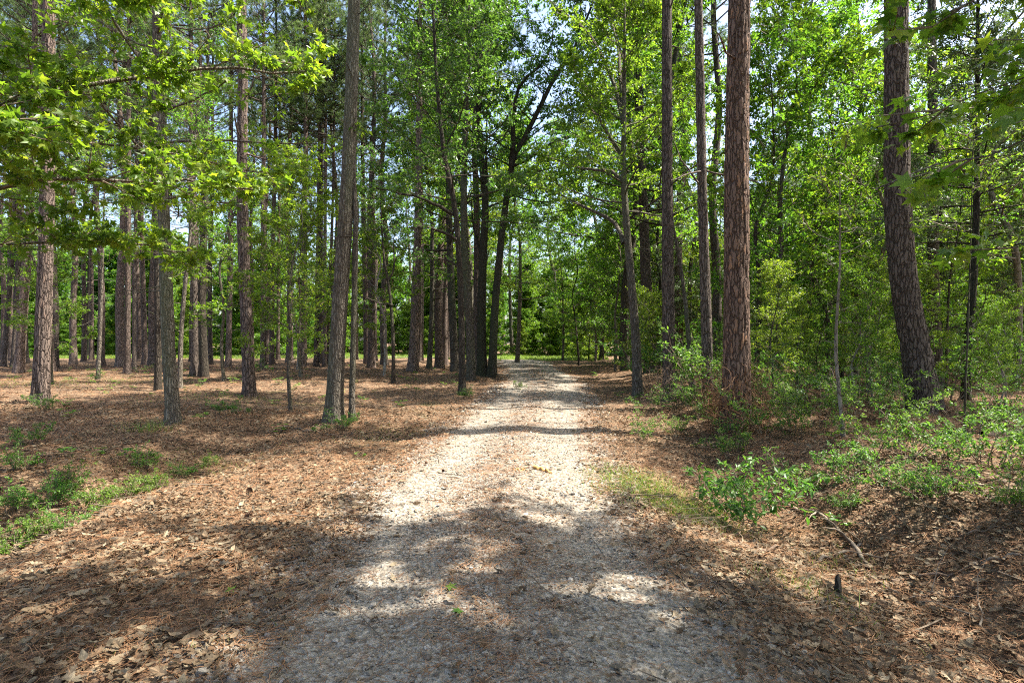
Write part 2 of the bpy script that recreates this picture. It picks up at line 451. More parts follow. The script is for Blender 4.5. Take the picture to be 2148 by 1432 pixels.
def foliate(gw, gl, rs, Q, S, sub, Mt, K, size, tmpl=LEAF4, flat=.55, t0=.2, wood=0, leaf=0, root=None, droop=.25, twr=.004):
    """side shoots, twigs and leaves along one limb"""
    n = len(Q)
    t = np.sort(rs.uniform(t0, 1, S)); t[-1] = 1
    fi = t * (n - 1); i = np.clip(fi.astype(int), 0, n - 2); fr = (fi - i)[:, None]
    p0 = Q[i] * (1 - fr) + Q[i + 1] * fr
    tg = norm(Q[i + 1] - Q[i])
    lat = norm(np.cross(tg, UP) + 1e-4)
    side = np.where(np.arange(S) % 2 == 0, 1., -1.)[:, None]
    d = norm(tg * .65 + lat * side * rs.uniform(.4, 1, (S, 1)) + UP * rs.uniform(-.2, .35, (S, 1)) + rs.normal(0, .22, (S, 3)))
    ln = (sub * (1.15 - .6 * t) * rs.uniform(.55, 1.25, S))[:, None]
    e = p0 + d * ln
    f = rs.uniform(.2, 1, (S, Mt)); f[:, -1] = .95
    q0 = p0[:, None] + d[:, None] * (ln * f)[..., None] - UP * (.06 * ln[:, :, None] * f[..., None] ** 2)
    lat2 = norm(np.cross(d, UP) + 1e-4)
    sd = np.where(np.arange(Mt) % 2 == 0, 1., -1.)[None, :, None]
    td = norm(d[:, None] * .6 + lat2[:, None] * sd * .75 + rs.normal(0, .33, (S, Mt, 3)))
    tl = (ln * .5)[:, :, None] * rs.uniform(.5, 1.2, (S, Mt, 1))
    q1 = q0 + td * tl
    g = np.linspace(.12, 1, K)[None, None, :, None] * rs.uniform(.8, 1.1, (S, Mt, K, 1))
    lp = q0[:, :, None] + td[:, :, None] * tl[:, :, None] * g + rs.normal(0, size * .25, (S, Mt, K, 3))
    lp[..., 2] -= .05 * tl * g[..., 0] ** 2
    ld = td[:, :, None] * .5 + rs.normal(0, .6, (S, Mt, K, 3)) - UP * droop
    ln_ = UP + rs.normal(0, flat, (S, Mt, K, 3))
    lp, ld, ln_ = lp.reshape(-1, 3), ld.reshape(-1, 3), ln_.reshape(-1, 3)
    keep = np.ones(len(lp), bool); kt = np.ones(S * Mt, bool); ks = np.ones(S, bool)
    if root is not None:
        keep = ~open_to_sun(lp + root)
        kt = ~open_to_sun(q0.reshape(-1, 3) + root); ks = ~open_to_sun(e + root)
    sz = size * rs.uniform(.6, 1.25, len(lp))
    lp, ld, ln_, sz = lp[keep], ld[keep], ln_[keep], sz[keep]
    if tmpl is STAR:
        w_ = rs.integers(0, 3, len(lp))
        for q, tp in enumerate((STAR, STAR_B, STAR_C)):
            stamp(gl, tp[0], tp[1], lp[w_ == q], ld[w_ == q], ln_[w_ == q], sz[w_ == q], leaf)
    else:
        stamp(gl, tmpl[0], tmpl[1], lp, ld, ln_, sz, leaf)
    if gw is not None:
        sticks(gw, p0[ks], e[ks], twr * 2.2, twr, wood)
        sticks(gw, q0.reshape(-1, 3)[kt], q1.reshape(-1, 3)[kt], twr, twr * .4, wood)


def trunk_radius(s, r, top=.25):
    return r * (top + (1 - top) * (1 - s) ** .8)


def path_at(P, z):
    return np.array([np.interp(z, P[:, 2], P[:, k]) for k in range(3)])


def hardwood(seed, P, r, z0, spread, nl, S=12, Mt=4, K=9, size=.09, tmpl=LEAF4, mats=('oak_bark', 'leaf'), elev=(8, 62), sub=.9, root=None,
             seg=12, azc=None, azw=None, flat=.55, rough=.05, extra=(), curve=.3, lean_t=1.0, top=.12):
    """(trunk mesh, crown mesh) from a trunk path P in local coordinates"""
    rs = np.random.default_rng(seed)
    H = P[-1, 2]
    gt, gc = Geo(), Geo()
    n = max(8, int(np.linalg.norm(np.diff(P, axis=0), axis=1).sum() / .3))
    C = catmull(P, n)
    s = np.linspace(0, 1, n)
    R = trunk_radius(s, r, top)
    C[0, 2] -= .15
    tube(gt, C, R, seg, 0, rough, seed, .35)
    for k in range(nl):
        t = (k + rs.uniform(.1, .9)) / nl
        z = z0 + (H - z0) * t ** .9
        p = path_at(C, z)
        az = k * 2.4 + rs.uniform(-.6, .6)
        if azc is not None and rs.random() < .75:
            az = azc + rs.uniform(-1, 1) * azw
        el = math.radians(elev[0] + (elev[1] - elev[0]) * t + rs.uniform(-12, 12))
        L = spread * (1.05 - .6 * t) * rs.uniform(.6, 1.15)
        d = np.array([math.cos(az) * math.cos(el), math.sin(az) * math.cos(el), math.sin(el)])
        Q = limb_path(rs, p, d, L, 7, curve, .13)
        rl = np.interp(z, C[:, 2], R) * .33
        tube(gt, Q, np.linspace(rl, .006, 7), 5, 0, cap=False)
        foliate(gc, gc, rs, Q, S, sub, Mt, K, size, tmpl, flat, .22, 1, 0, root)
    for k in range(9):
        z = rs.uniform(.3, 1) * min(z0 + 1.5, H * .8); az = rs.uniform(0, 6.28)
        Q = limb_path(rs, path_at(C, z), (math.cos(az), math.sin(az), rs.uniform(-.2, .5)), rs.uniform(.3, 1.5) * min(1, H / 9), 7, .1, .22)
        tube(gt, Q, np.linspace(min(.012, r * .18), .002, 7), 4, 0, cap=False)
        Q2 = limb_path(rs, Q[3], norm(Q[4] - Q[3] + rs.normal(0, .5, 3)), .4, 5, .1, .25)
        tube(gt, Q2, np.linspace(.005, .002, 5), 3, 0, cap=False)
    for pts, r1, sp in extra:
        pts = np.array(pts, float); pts[1:] += rs.normal(0, .05, pts[1:].shape)
        Q = catmull(pts, 13); Q[2:] += rs.normal(0, .018, Q[2:].shape)
        tube(gt, Q, np.linspace(r1, min(.012, r1 * .4), 13), 7, 0, .05, seed, cap=False)
        foliate(gc, gc, rs, Q, int(S * sp), sub, Mt, K, size, tmpl, flat, .35, 1, 0, root)
    me = gt.mesh('trunk', [M[mats[0]]])
    return me, gc.mesh('crown', [M[mats[1]], M['twig']])


def pine_crown(seed, Hc, spread, nl=50, tufts=12, K=26, nl_len=.21, nw=.0085):
    """limbs and needle tufts, origin at the foot of the crown on the trunk axis"""
    rs = np.random.default_rng(seed)
    g = Geo()
    for k in range(nl):
        t = (k + rs.uniform(0, 1)) / nl
        z = Hc * t
        az = k * 2.4 + rs.uniform(-.7, .7)
        el = math.radians(5 + 50 * t + rs.uniform(-15, 15))
        L = spread * (.45 + .75 * math.sin(math.pi * min(1, .18 + .75 * t))) * rs.uniform(.55, 1.1) * (1 - .45 * t)
        d = np.array([math.cos(az) * math.cos(el), math.sin(az) * math.cos(el), math.sin(el)])
        Q = limb_path(rs, (0, 0, z), d, L, 6, .45, .14)
        tube(g, Q, np.linspace(.045 * (1.1 - t * .6), .01, 6), 4, 1, cap=False)
        S = tufts
        tt = np.sort(rs.uniform(.35, 1, S)); tt[-1] = 1
        fi = tt * 5; i = np.clip(fi.astype(int), 0, 4); fr = (fi - i)[:, None]
        p0 = Q[i] * (1 - fr) + Q[i + 1] * fr
        tg = norm(Q[i + 1] - Q[i]); lat = norm(np.cross(tg, UP) + 1e-4)
        sd = np.where(np.arange(S) % 2 == 0, 1., -1.)[:, None]
        dd = norm(tg * .6 + lat * sd * .8 + UP * rs.uniform(0, .7, (S, 1)) + rs.normal(0, .2, (S, 3)))
        ll = rs.uniform(.25, .8, (S, 1))
        e = p0 + dd * ll
        sticks(g, p0, e, .012, .006, 1)
        c = np.concatenate([e, p0 + dd * ll * .6 + rs.normal(0, .1, (S, 3))])
        cd = np.concatenate([dd, dd])
        nd = norm(cd[:, None] * .75 + UP * .25 + rs.normal(0, .62, (2 * S, K, 3)))
        b = np.repeat(c[:, None], K, 1) + rs.normal(0, .03, (2 * S, K, 3))
        tip = b + nd * nl_len * rs.uniform(.7, 1.25, (2 * S, K, 1))
        w = norm(np.cross(nd, rs.normal(0, 1, (2 * S, K, 3)))) * nw
        V = np.stack([b - w, b + w, tip], 2).reshape(-1, 3)
        g.add(V, np.arange(len(V)).reshape(-1, 3), 0)
    return g.mesh('crown', [M['needle'], M['pine_bark_grey']])


def pine_trunk(seed, P, r, Hc_frac, mat, seg=14, ndead=9, step=.35, rough=.07, dead_lo=.3):
    rs = np.random.default_rng(seed)
    g = Geo()
    n = max(10, int(P[-1, 2] / step))
    C = catmull(P, n); C[0, 2] -= .15
    R = trunk_radius(np.linspace(0, 1, n), r, .22)
    tube(g, C, R, seg, 0, rough, seed, .42)
    H = P[-1, 2]
    for k in range(ndead):
        z = H * rs.uniform(dead_lo, Hc_frac)
        p = path_at(C, z); az = rs.uniform(0, 6.28)
        d = np.array([math.cos(az), math.sin(az), rs.uniform(-.25, .35)])
        L = rs.uniform(.4, 2.2)
        Q = limb_path(rs, p, d, L, 6, .15, .2)
        tube(g, Q, np.linspace(.03, .006, 6), 4, 0, cap=False)
    return g.mesh('trunk', [M[mat]])


PINE_CROWNS = [(pine_crown(101 + k, 11.0, 3.3), 11.0) for k in range(4)]
PINE_LIB = []


def px_path(base, pts, H, dy=0.0):
    """world-space trunk path local to its foot; pts are photo pixels at the same distance"""
    d = base[1]
    P = [np.zeros(3)]
    for px, py in pts:
        z = CAMH - (py - HZ) * d / F - base[2]
        P.append(np.array([(px - CX) / F * d - base[0], dy * z, z]))
    P = np.array(P)
    if H > P[-1, 2] + .5:
        dirv = P[-1] - P[-2]; dirv = dirv / dirv[2]
        z = P[-1, 2]; cur = P[-1].copy(); k = 1.0
        while z < H - .3:
            st = min(3.0, H - z); k *= .6
            cur = cur + np.array([dirv[0] * k * st, dirv[1] * k * st, st]); z += st
            P = np.vstack([P, cur])
    return P


def make_pine(px, py, pts, w, H, label, mat='pine_bark', seed=1, seg=18, crown=True, hc=None, ndead=9, rough=.07, group=None, step=.3, name='pine_tree'):
    b = at(px, py)
    P = px_path(b, pts, H)
    r = w * b[1] / F / 2 * .97 / math.sqrt(1 + ((px - CX) / F) ** 2)
    t = thing(name, label, 'pine tree', b, group=group)
    hc = hc or H - 11 * (H / 26)
    link('trunk', pine_trunk(seed, P, r, hc / H, mat, seg, ndead, step, rough, dead_lo=.18), t)
    if crown:
        me, h = PINE_CROWNS[seed % 4]
        c = link('crown', me, t)
        q = path_at(P, hc); sc = (H + .6 - hc) / h
        c.location = q; c.rotation_euler = (0, 0, seed * 1.7); c.scale = (sc, sc, sc)
    return t


def make_hardwood(px, py, pts, w, H, label, z0, spread, nl, seed, name='hardwood_tree', cat='tree', mats=('oak_bark', 'leaf'), group=None, extra_px=(), **kw):
    b = at(px, py)
    P = px_path(b, pts, H)
    r = w * b[1] / F / 2 * .97 / math.sqrt(1 + ((px - CX) / F) ** 2)
    ex = []
    for pp, wl, sp in extra_px:      # limbs given as photo pixels with a depth shift
        Q = []
        for qx, qy, dd in pp:
            d = b[1] + dd
            Q.append([(qx - CX) / F * d - b[0], dd, CAMH - (qy - HZ) * d / F - b[2]])
        ex.append((Q, wl * b[1] / F / 2, sp))
    t = thing(name, label, cat, b, group=group)
    a, c = hardwood(seed, P, r, z0, spread, nl, mats=mats, root=b, extra=ex, **kw)
    link('trunk', a, t); link('crown', c, t)
    return t


# ------------------------------------------------------------------ the ground
# needles and soil piled a little round the feet of the nearer trunks
_m = [(at(a, b)[0], at(a, b)[1], s, h) for a, b, s, h in ((85, 846, .6, .10), (523, 829, .6, .12), (365, 886, .45, .07), (700, 882, .65, .10), (1545, 897, .8, .14), (1942, 860, .9, .14), (1404, 841, .6, .1), (1485, 846, .6, .08),
      (1338, 830, .5, .08), (1005, 790, 1.6, .16), (866, 779, .6, .08), (267, 784, .6, .08), (408, 785, .7, .08), (635, 769, .7, .08), (970, 828, .4, .06))]
MOUNDS.extend(_m)
def grid_mesh(name, X, Y, Z, mat):
    g = Geo()
    ny, nx = X.shape
    i = np.arange(ny - 1)[:, None] * nx; j = np.arange(nx - 1)[None, :]
    f = np.stack([i + j, i + j + 1, i + nx + j + 1, i + nx + j], -1).reshape(-1, 4)
    g.add(np.stack([X, Y, Z], -1).reshape(-1, 3), f, 0, True)
    o = link(name, g.mesh(name, [mat]))
    o['kind'] = 'structure'
    return o


u = np.linspace(-5.1, 5.1, 440); xs = 4 * np.sinh(u)
v = np.linspace(-2.8, 5.1, 440); ys = 5 + 5 * np.sinh(v)
GX, GY = np.meshgrid(xs, ys)
grid_mesh('ground', GX, GY, ground(GX, GY), M['floor'])

yy = np.concatenate([np.arange(-10, 16, .1), np.arange(16, 48, .3)])
line = np.stack([road_c(yy), yy], 1)
tail = catmull(np.array([[.9, 48, 0], [.2, 50.5, 0], [-3, 52.6, 0], [-9, 53.8, 0], [-22, 55, 0], [-48, 57, 0]]), 60)[1:, :2]
line = np.concatenate([line, tail])
tg = norm(np.gradient(line, axis=0)); nrm = np.stack([tg[:, 1], -tg[:, 0]], 1)
hw = np.interp(line[:, 1], RY, RW)
w = np.linspace(-1.25, 1.25, 41)
RXg = line[:, 0:1] + nrm[:, 0:1] * w * hw[:, None]; RYg = line[:, 1:2] + nrm[:, 1:2] * w * hw[:, None]
edge = 1 - np.clip((np.abs(w)[None] - .72) / .5, 0, 1)
RZ = ground(RXg, RYg) + .028 * edge - .012 + .022 * (edge < .999) * (vnoise(RXg * 2.2, RYg * 2.2, 9) - .55) + .012 * (vnoise(RXg * 6, RYg * 6, 11) - .5)
grid_mesh('road', RXg, RYg, RZ, M['road'])

fx, fy = np.meshgrid(np.linspace(-55, 9, 130), np.linspace(49, 64, 40))
fz = ground(fx, fy) + .03 - .09 * np.clip((1.2 - (fy - 49.5) + 1.6 * vnoise(fx * .5, fy * .5, 5)) / 1.5, 0, 1) - .12 * np.clip((fx - 6 - 2 * vnoise(fx, fy, 4)) / 2, 0, 1)
offr = np.abs(fy - np.interp(fx, [-48, -22, -9, -3, .2, 9], [57, 55, 53.8, 52.6, 50.5, 44]))
fz -= .12 * (offr < 1.5)
grid_mesh('grass_field', fx, fy, fz, M['field'])


# ------------------------------------------------------------------ litter, straw, gravel, grass
R0 = np.random.default_rng(11)


def wedge(n, d0, d1, rs):
    d = np.sqrt(rs.uniform(d0 ** 2, d1 ** 2, n))
    x = rs.uniform(-1, 1, n) * (d * .98 + 1.2)
    return x, d


def road_off(x, y):
    o = (x - road_c(y)) / np.interp(y, RY, RW)
    return np.where(y > 48.5, 9, o)


def patch(x, y, s, seed):
    return .6 * vnoise(x * s, y * s, seed) + .4 * vnoise(x * s * 2.7, y * s * 2.7, seed + 1)


gl = Geo()
for n, d0, d1, sc in ((40000, 2.1, 6, .98), (58000, 6, 14, 1.05), (50000, 14, 40, 1.1)):
    x, y = wedge(n, d0, d1, R0); o = np.abs(road_off(x, y))
    pr = np.where(o < .72, .05 + .10 * np.exp(-(o / .22) ** 2), np.clip(.12 + (o - .72) * 2.2, 0, 1)) * np.clip(.12 + 2.0 * patch(x, y, .9, 21), 0, 1)
    k = R0.random(n) < pr; x, y = x[k], y[k]; m = len(x)
    z = ground(x, y) + R0.uniform(.008, .046, m)
    pos = np.stack([x, y, z], 1)
    a = R0.uniform(0, 6.283, m)
    X = np.stack([np.cos(a), np.sin(a), R0.normal(0, .25, m)], 1)
    N = UP + R0.normal(0, .38, (m, 3))
    s = np.clip(R0.lognormal(math.log(.056), .40, m), .025, .115) * sc
    which = R0.integers(0, 5, m)
    for q, tp in enumerate((OAK_A, OAK_B, OVAL_A, OVAL_B, OVAL_A)):
        w_ = which == q
        stamp(gl, tp[0], tp[1], pos[w_], X[w_], N[w_], s[w_] * (1 if q < 2 else .8), 0)
tag(link('leaf_litter', gl.mesh('leaf_litter', [M['litter']])), 'brown and beige dead leaves strewn over the forest floor', 'leaf litter', kind='stuff')

gs = Geo()
for n, d0, d1, wd, ln in ((46000, 2.1, 6, .0013, .17), (100000, 6, 14, .002, .2), (130000, 14, 38, .0042, .26)):
    x, y = wedge(n, d0, d1, R0); o = np.abs(road_off(x, y))
    pr = np.where(o < .8, .10 + 1.0 * np.exp(-(o / .3) ** 2) + .35 * np.clip((o - .6) / .2, 0, 1), 1) * np.clip(.1 + 1.6 * (1 - patch(x, y, .9, 21)) * (.4 + patch(x, y, .5, 31)), 0, 1)
    k = R0.random(n) < pr; x, y = x[k], y[k]; m = len(x)
    z = ground(x, y) + R0.uniform(.010, .044, m)
    a = R0.uniform(0, 6.283, m)
    l = ln * R0.uniform(.5, 1.1, m)
    d = np.stack([np.cos(a), np.sin(a), R0.normal(0, .10, m)], 1); sd = np.stack([-np.sin(a), np.cos(a), R0.normal(0, .3, m)], 1)
    c = np.stack([x, y, z], 1); bow = sd * (l * R0.normal(0, .12, m))[:, None]
    A = c - d * l[:, None] / 2; B = c + bow + UP * .004; C_ = c + d * l[:, None] / 2
    W = sd * wd
    V = np.stack([A - W, A + W, B + W, B - W, C_ + W * .5, C_ - W * .5], 1)
    f = np.arange(m)[:, None, None] * 6 + np.array([[0, 1, 2, 3], [3, 2, 4, 5]])[None]
    gs.add(V.reshape(-1, 3), f.reshape(-1, 4), 0)
tag(link('pine_straw', gs.mesh('pine_straw', [M['straw']])), 'rust-coloured fallen pine needles covering the forest floor', 'pine straw', kind='stuff')

ph = (1 + 5 ** .5) / 2
ICO = norm(np.array([[-1, ph, 0], [1, ph, 0], [-1, -ph, 0], [1, -ph, 0], [0, -1, ph], [0, 1, ph], [0, -1, -ph], [0, 1, -ph], [ph, 0, -1], [ph, 0, 1], [-ph, 0, -1], [-ph, 0, 1]]))
ICOF = np.array([[0, 11, 5], [0, 5, 1], [0, 1, 7], [0, 7, 10], [0, 10, 11], [1, 5, 9], [5, 11, 4], [11, 10, 2], [10, 7, 6], [7, 1, 8], [3, 9, 4], [3, 4, 2],
                 [3, 2, 6], [3, 6, 8], [3, 8, 9], [4, 9, 5], [2, 4, 11], [6, 2, 10], [8, 6, 7], [9, 8, 1]])
gg = Geo()
for n, d0, d1, med in ((44000, 2.1, 5.2, .0066), (34000, 5.2, 11, .0085), (12000, 11, 22, .013)):
    d = R0.uniform(d0, d1, n); o = R0.uniform(-1.3, 1.3, n)
    x = road_c(d) + o * np.interp(d, RY, RW)
    ao = np.abs(o)
    pr = np.where(ao < 1.0, .22 + .55 * np.exp(-(ao / .25) ** 2) + .4 * np.clip((ao - .78) / .2, 0, 1), np.clip(1 - (ao - 1.0) * 3.4, 0, 1)) * np.clip(.2 + 1.4 * patch(x, d, 1.3, 41), 0, 1)
    k = R0.random(n) < pr; x, d, ao = x[k], d[k], ao[k]; m = len(x)
    r = np.clip(R0.lognormal(math.log(med), .42, m) * np.where((ao > .78), 1.55, 1.0), .004, .04)
    pos = np.stack([x, d, ground(x, d) + .016 * (ao < .8) + r * .25], 1)
    a = R0.uniform(0, 6.283, m)
    X = np.stack([np.cos(a), np.sin(a), R0.normal(0, .3, m)], 1); N = UP + R0.normal(0, .3, (m, 3))
    wh = R0.integers(0, 4, m)
    for q in range(4):
        tv = ICO * (1 + R0.uniform(-.28, .25, (12, 1))) * np.array([1.2, .95, .62])
        w_ = wh == q
        stamp(gg, tv, ICOF, pos[w_], X[w_], N[w_], r[w_], 0)
tag(link('gravel', gg.mesh('gravel', [M['stone']])), 'loose pale limestone gravel spread along the road', 'gravel', kind='stuff')


def blades(g, x, y, h, w, lean=.35, rs=R0):
    m = len(x); z = ground(x, y)
    a = rs.uniform(0, 6.283, m); sd = np.stack([np.cos(a), np.sin(a), np.zeros(m)], 1)
    l = np.stack([rs.normal(0, lean, m), rs.normal(0, lean, m), np.ones(m)], 1)
    b = np.stack([x, y, z - .01], 1); h = h[:, None]; W = sd * w
    mid = b + l * h * .55; tip = b + l * np.array([1.9, 1.9, .95]) * h
    V = np.stack([b - W, b + W, mid + W * .7, mid - W * .7, tip], 1).reshape(-1, 3)
    i = np.arange(m)[:, None] * 5
    g.add(V, i + np.array([[0, 1, 2, 3]]), 0); g.add(V, i + np.array([[3, 2, 4]]), 0)


gb = Geo()
x = R0.uniform(-50, 8, 26000); y = R0.uniform(49.5, 63, 26000)
k = np.abs(y - np.interp(x, [-48, -22, -9, -3, .2, 9], [57, 55, 53.8, 52.6, 50.5, 44])) > 1.4
blades(gb, x[k], y[k], R0.uniform(.12, .38, k.sum()), .016)
for px, py, rx, ry, n, hh in ((1375, 1035, .4, .35, 1500, .13), (1430, 1080, .3, .22, 900, .13), (1335, 1005, .3, .3, 700, .11), (310, 903, .2, .15, 130, .28), (1490, 1090, .3, .25, 260, .1), (1690, 1240, .25, .2, 200, .13),
                              (330, 1010, .7, .4, 260, .12), (420, 985, .5, .4, 260, .13), (840, 912, .5, .3, 300, .08), (760, 925, .5, .3, 260, .07),
                              (60, 805, 1.4, .8, 500, .12), (1760, 1195, .2, .2, 130, .12), (300, 1165, .5, .2, 110, .06), (450, 1330, .2, .2, 60, .06),
                              (560, 840, 1.2, .7, 400, .08), (270, 800, 1.5, .8, 400, .1), (430, 830, 1.2, .7, 350, .1)):
    c = at(px, py)
    blades(gb, c[0] + R0.normal(0, rx, n), c[1] + R0.normal(0, ry, n), R0.uniform(.4, 1.1, n) * hh, .0028 * max(1, c[1] / 9))
tag(link('grass', gb.mesh('grass', [M['grass']])), 'short green grass in the sunlit clearing and along the verges', 'grass', kind='stuff')

# small broken twigs too many to count
gt = Geo()
for n, d0, d1 in ((1500, 2.1, 7), (3200, 7, 22)):
    x, y = wedge(n, d0, d1, R0); o = np.abs(road_off(x, y)); k = (o > .85) | (R0.random(n) < .12); x, y = x[k], y[k]; m = len(x)
    a = R0.uniform(0, 6.283, m); l = R0.uniform(.08, .45, m)
    A = np.stack([x, y, ground(x, y) + R0.uniform(.015, .04, m)], 1)
    B = A + np.stack([np.cos(a) * l, np.sin(a) * l, R0.normal(0, .06, m) * l], 1)
    sticks(gt, A, B, np.clip(R0.lognormal(-5.4, .5, m), .0018, .011), R0.uniform(.0012, .003, m))
tag(link('twig_litter', gt.mesh('twig_litter', [M['twig']])), 'thin broken twigs lying among the dead leaves', 'twigs', kind='stuff')

# ------------------------------------------------------------------ named trees, left of the road
make_pine(85, 846, [(90, 700), (95, 560), (101, 300), (102, 0)], 38, 25, 'thick lit reddish-brown pine near the left edge, leafy sprigs round its foot', seed=3, seg=72, rough=.07, step=.1)
make_pine(523, 829, [(514, 600), (508, 400), (509, 170), (506, 0)], 27, 26, 'reddish pine with a sunlit flared foot, left of the big grey trunk', seed=5, seg=66, rough=.07, step=.1)
make_pine(40, 781, [(52, 600), (60, 500)], 24, 25, 'brown pine, the nearest of the three trunks huddled at the left edge', seed=6, rough=.08)
make_pine(27, 770, [(38, 600), (44, 480)], 13, 24, 'dark narrow pine, the middle of the three trunks huddled at the left edge', 'pine_bark_grey', seed=7)
make_pine(8, 768, [(20, 600), (28, 500)], 15, 24, 'dark pine, the leftmost of the three trunks huddled at the left edge', 'pine_bark_grey', seed=8)
for spec in (
    (267, 784, [(268, 600), (269, 480)], 15, 'straight pale pine trunk right of the slim crooked stem in the left stand', 'pine_bark'),
    (305, 765, [(300, 600), (297, 480)], 14, 'upright brownish pine trunk just left of the dark trunk behind the grey oak', 'pine_bark'),
    (281, 776, [(282, 600), (284, 500)], 10, 'narrow shaded pine trunk tucked behind the straight pale one', 'pine_bark_grey'),
    (408, 785, [(408, 640), (404, 480)], 17, 'grey-brown pine directly left of the dark trunk with the broken base', 'pine_bark_grey'),
    (441, 764, [(440, 600), (444, 430)], 12, 'slim grey pine directly right of the dark trunk with the broken base', 'pine_bark_grey'),
    (479, 771, [(482, 600), (484, 400)], 14, 'lit pine trunk standing close left of the leaning reddish pine', 'pine_bark'),
    (552, 773, [(552, 600), (553, 300)], 14, 'straight brown pine close right of the leaning reddish pine', 'pine_bark'),
    (570, 765, [(571, 600), (577, 320)], 12, 'second brown pine right of the leaning reddish pine, beside a slimmer one', 'pine_bark'),
    (583, 754, [(584, 600), (587, 330)], 9, 'slimmest of the three pines in a row right of the leaning reddish pine', 'pine_bark'),
    (635, 769, [(638, 600), (641, 300)], 15, 'sturdy two-toned pine standing alone midway to the big grey trunk', 'pine_bark'),
    (663, 769, [(666, 600), (670, 320)], 12, 'leftmost pine of the tight row of four left of the big grey trunk', 'pine_bark'),
    (672, 763, [(673, 600), (676, 350)], 9, 'second pine of the tight row of four left of the big grey trunk', 'pine_bark_grey'),
    (681, 768, [(681, 600), (683, 330)], 10, 'third pine of the tight row of four left of the big grey trunk', 'pine_bark'),
    (689, 766, [(688, 640), (694, 540)], 8, 'rightmost and palest pine of the tight row of four, half behind the big grey trunk', 'pine_bark'),
    (770, 763, [(766, 600), (762, 430)], 14, 'reddish pine behind the slender stem with a forked top', 'pine_bark'),
    (866, 779, [(873, 600), (877, 450)], 21, 'stout reddish pine, the left one of a close pair before the dark clump', 'pine_bark'),
    (881, 756, [(884, 600), (884, 450)], 13, 'shaded pine, the right one of a close pair before the dark clump', 'pine_bark_grey'),
    (927, 756, [(928, 600), (932, 480)], 11, 'brown pine at the sunny clearing edge, left of its paler twin', 'pine_bark'),
    (938, 751, [(941, 600), (943, 480)], 11, 'pale lit pine at the sunny clearing edge, right of its browner twin', 'pine_bark'),
):
    px, py, pts, wd, lab, mt = spec
    make_pine(px, py, pts, wd, 24 + (px % 5) * .6, lab, mt, seed=px, seg=12, ndead=14, step=.5)

make_hardwood(365, 886, [(355, 760), (350, 640), (345, 500), (341, 350), (332, 150)], 33, 14, 'grey rough-barked oak with a bent foot standing alone in the left foreground', 4.0, 3.2, 34, 21,
              name='oak_tree', cat='oak tree', mats=('oak_bark', 'leaf'), S=9, Mt=4, K=8, size=.12, seg=20, rough=.05)
make_hardwood(331, 820, [(331, 700), (328, 500), (325, 380)], 17, 13, 'dark straight trunk half hidden behind the grey oak with the bent foot', 6.5, 2.6, 14, 22, mats=('dark_bark', 'leaf_dark'), S=8)
make_hardwood(377, 815, [(380, 700), (388, 600), (398, 500), (404, 420)], 12, 10, 'slim leaning brown stem right of the grey oak with the bent foot', 4.6, 2.0, 12, 23, mats=('oak_bark', 'leaf'), S=8, lean_t=1)
make_hardwood(428, 791, [(425, 700), (423, 600), (428, 500)], 21, 16, 'dark trunk with a broken flared base between two slim pines', 7, 3, 14, 24, mats=('dark_bark', 'leaf_dark'), S=8)
make_hardwood(205, 797, [(210, 700), (213, 600), (216, 520)], 10, 9, 'slim crooked stem with a green tuft at its foot in the left stand', 4.6, 2.2, 14, 25, S=8)
make_hardwood(109, 806, [(106, 740), (104, 650)], 8, 8, 'thin dark crooked stem just right of the thick pine near the left edge', 4.5, 1.7, 10, 26, mats=('dark_bark', 'leaf_dark'), S=7)
make_hardwood(189, 749, [(188, 640), (189, 560)], 18, 15, 'thick almost black trunk far back in front of the leafy thicket at left', 5, 4, 16, 27, mats=('dark_bark', 'leaf_dark'), S=9, size=.13)
make_hardwood(700, 882, [(706, 760), (714, 620), (726, 440), (735, 250), (743, 0)], 37, 21, 'big leaning grey trunk with flared foot left of the road, ivy sprouting at its base', 9.6, 4.2, 30, 31,
              name='oak_tree', cat='oak tree', S=9, size=.11, seg=24, rough=.05, elev=(12, 60))
make_hardwood(738, 882, [(739, 800), (743, 640), (746, 480), (741, 330), (744, 150)], 14, 13, 'slim grey stem rising close beside the big leaning grey trunk', 8.2, 2.0, 8, 32, S=8, seg=12)
make_hardwood(825, 805, [(825, 720), (820, 640), (814, 590), (806, 545), (801, 480)], 9, 8.5, 'slender dark stem with a forked top midway between the grey trunk and the road', 5.0, 2.2, 12, 33, mats=('dark_bark', 'leaf_dark'), S=8,
              size=.11, extra_px=[([(824, 640, 0), (800, 632, -.3), (770, 626, -.6), (748, 622, -.8)], 5, .4), ([(814, 590, 0), (823, 560, .2), (828, 520, .3), (835, 480, .4)], 5, 1)])
make_hardwood(970, 828, [(969, 720), (966, 600), (958, 470), (948, 400), (935, 340), (925, 270), (915, 150)], 16, 14, 'dark slim oak fronting the roadside clump, its bare limbs reaching left', 5.2, 3.2, 28, 34, name='oak_tree', cat='oak tree',
              mats=('dark_bark', 'leaf_dark'), S=12, K=10, size=.13, seg=16,
              extra_px=[([(962, 505, 0), (920, 488, -.4), (880, 476, -.8), (838, 478, -1.2)], 8, .55), ([(950, 450, 0), (900, 425, -.5), (840, 405, -1), (765, 392, -1.6)], 8, .6),
                        ([(963, 560, 0), (935, 548, .4), (900, 545, .8)], 6, .6)])
make_hardwood(988, 796, [(985, 680), (977, 560), (973, 450), (975, 300), (984, 100), (985, 0)], 20, 19, 'tall upright grey-brown trunk, second from the left in the clump by the road', 7.6, 4.4, 34, 35, name='oak_tree', cat='oak tree',
              mats=('oak_bark', 'leaf_dark'), S=13, K=10, size=.14, seg=16)
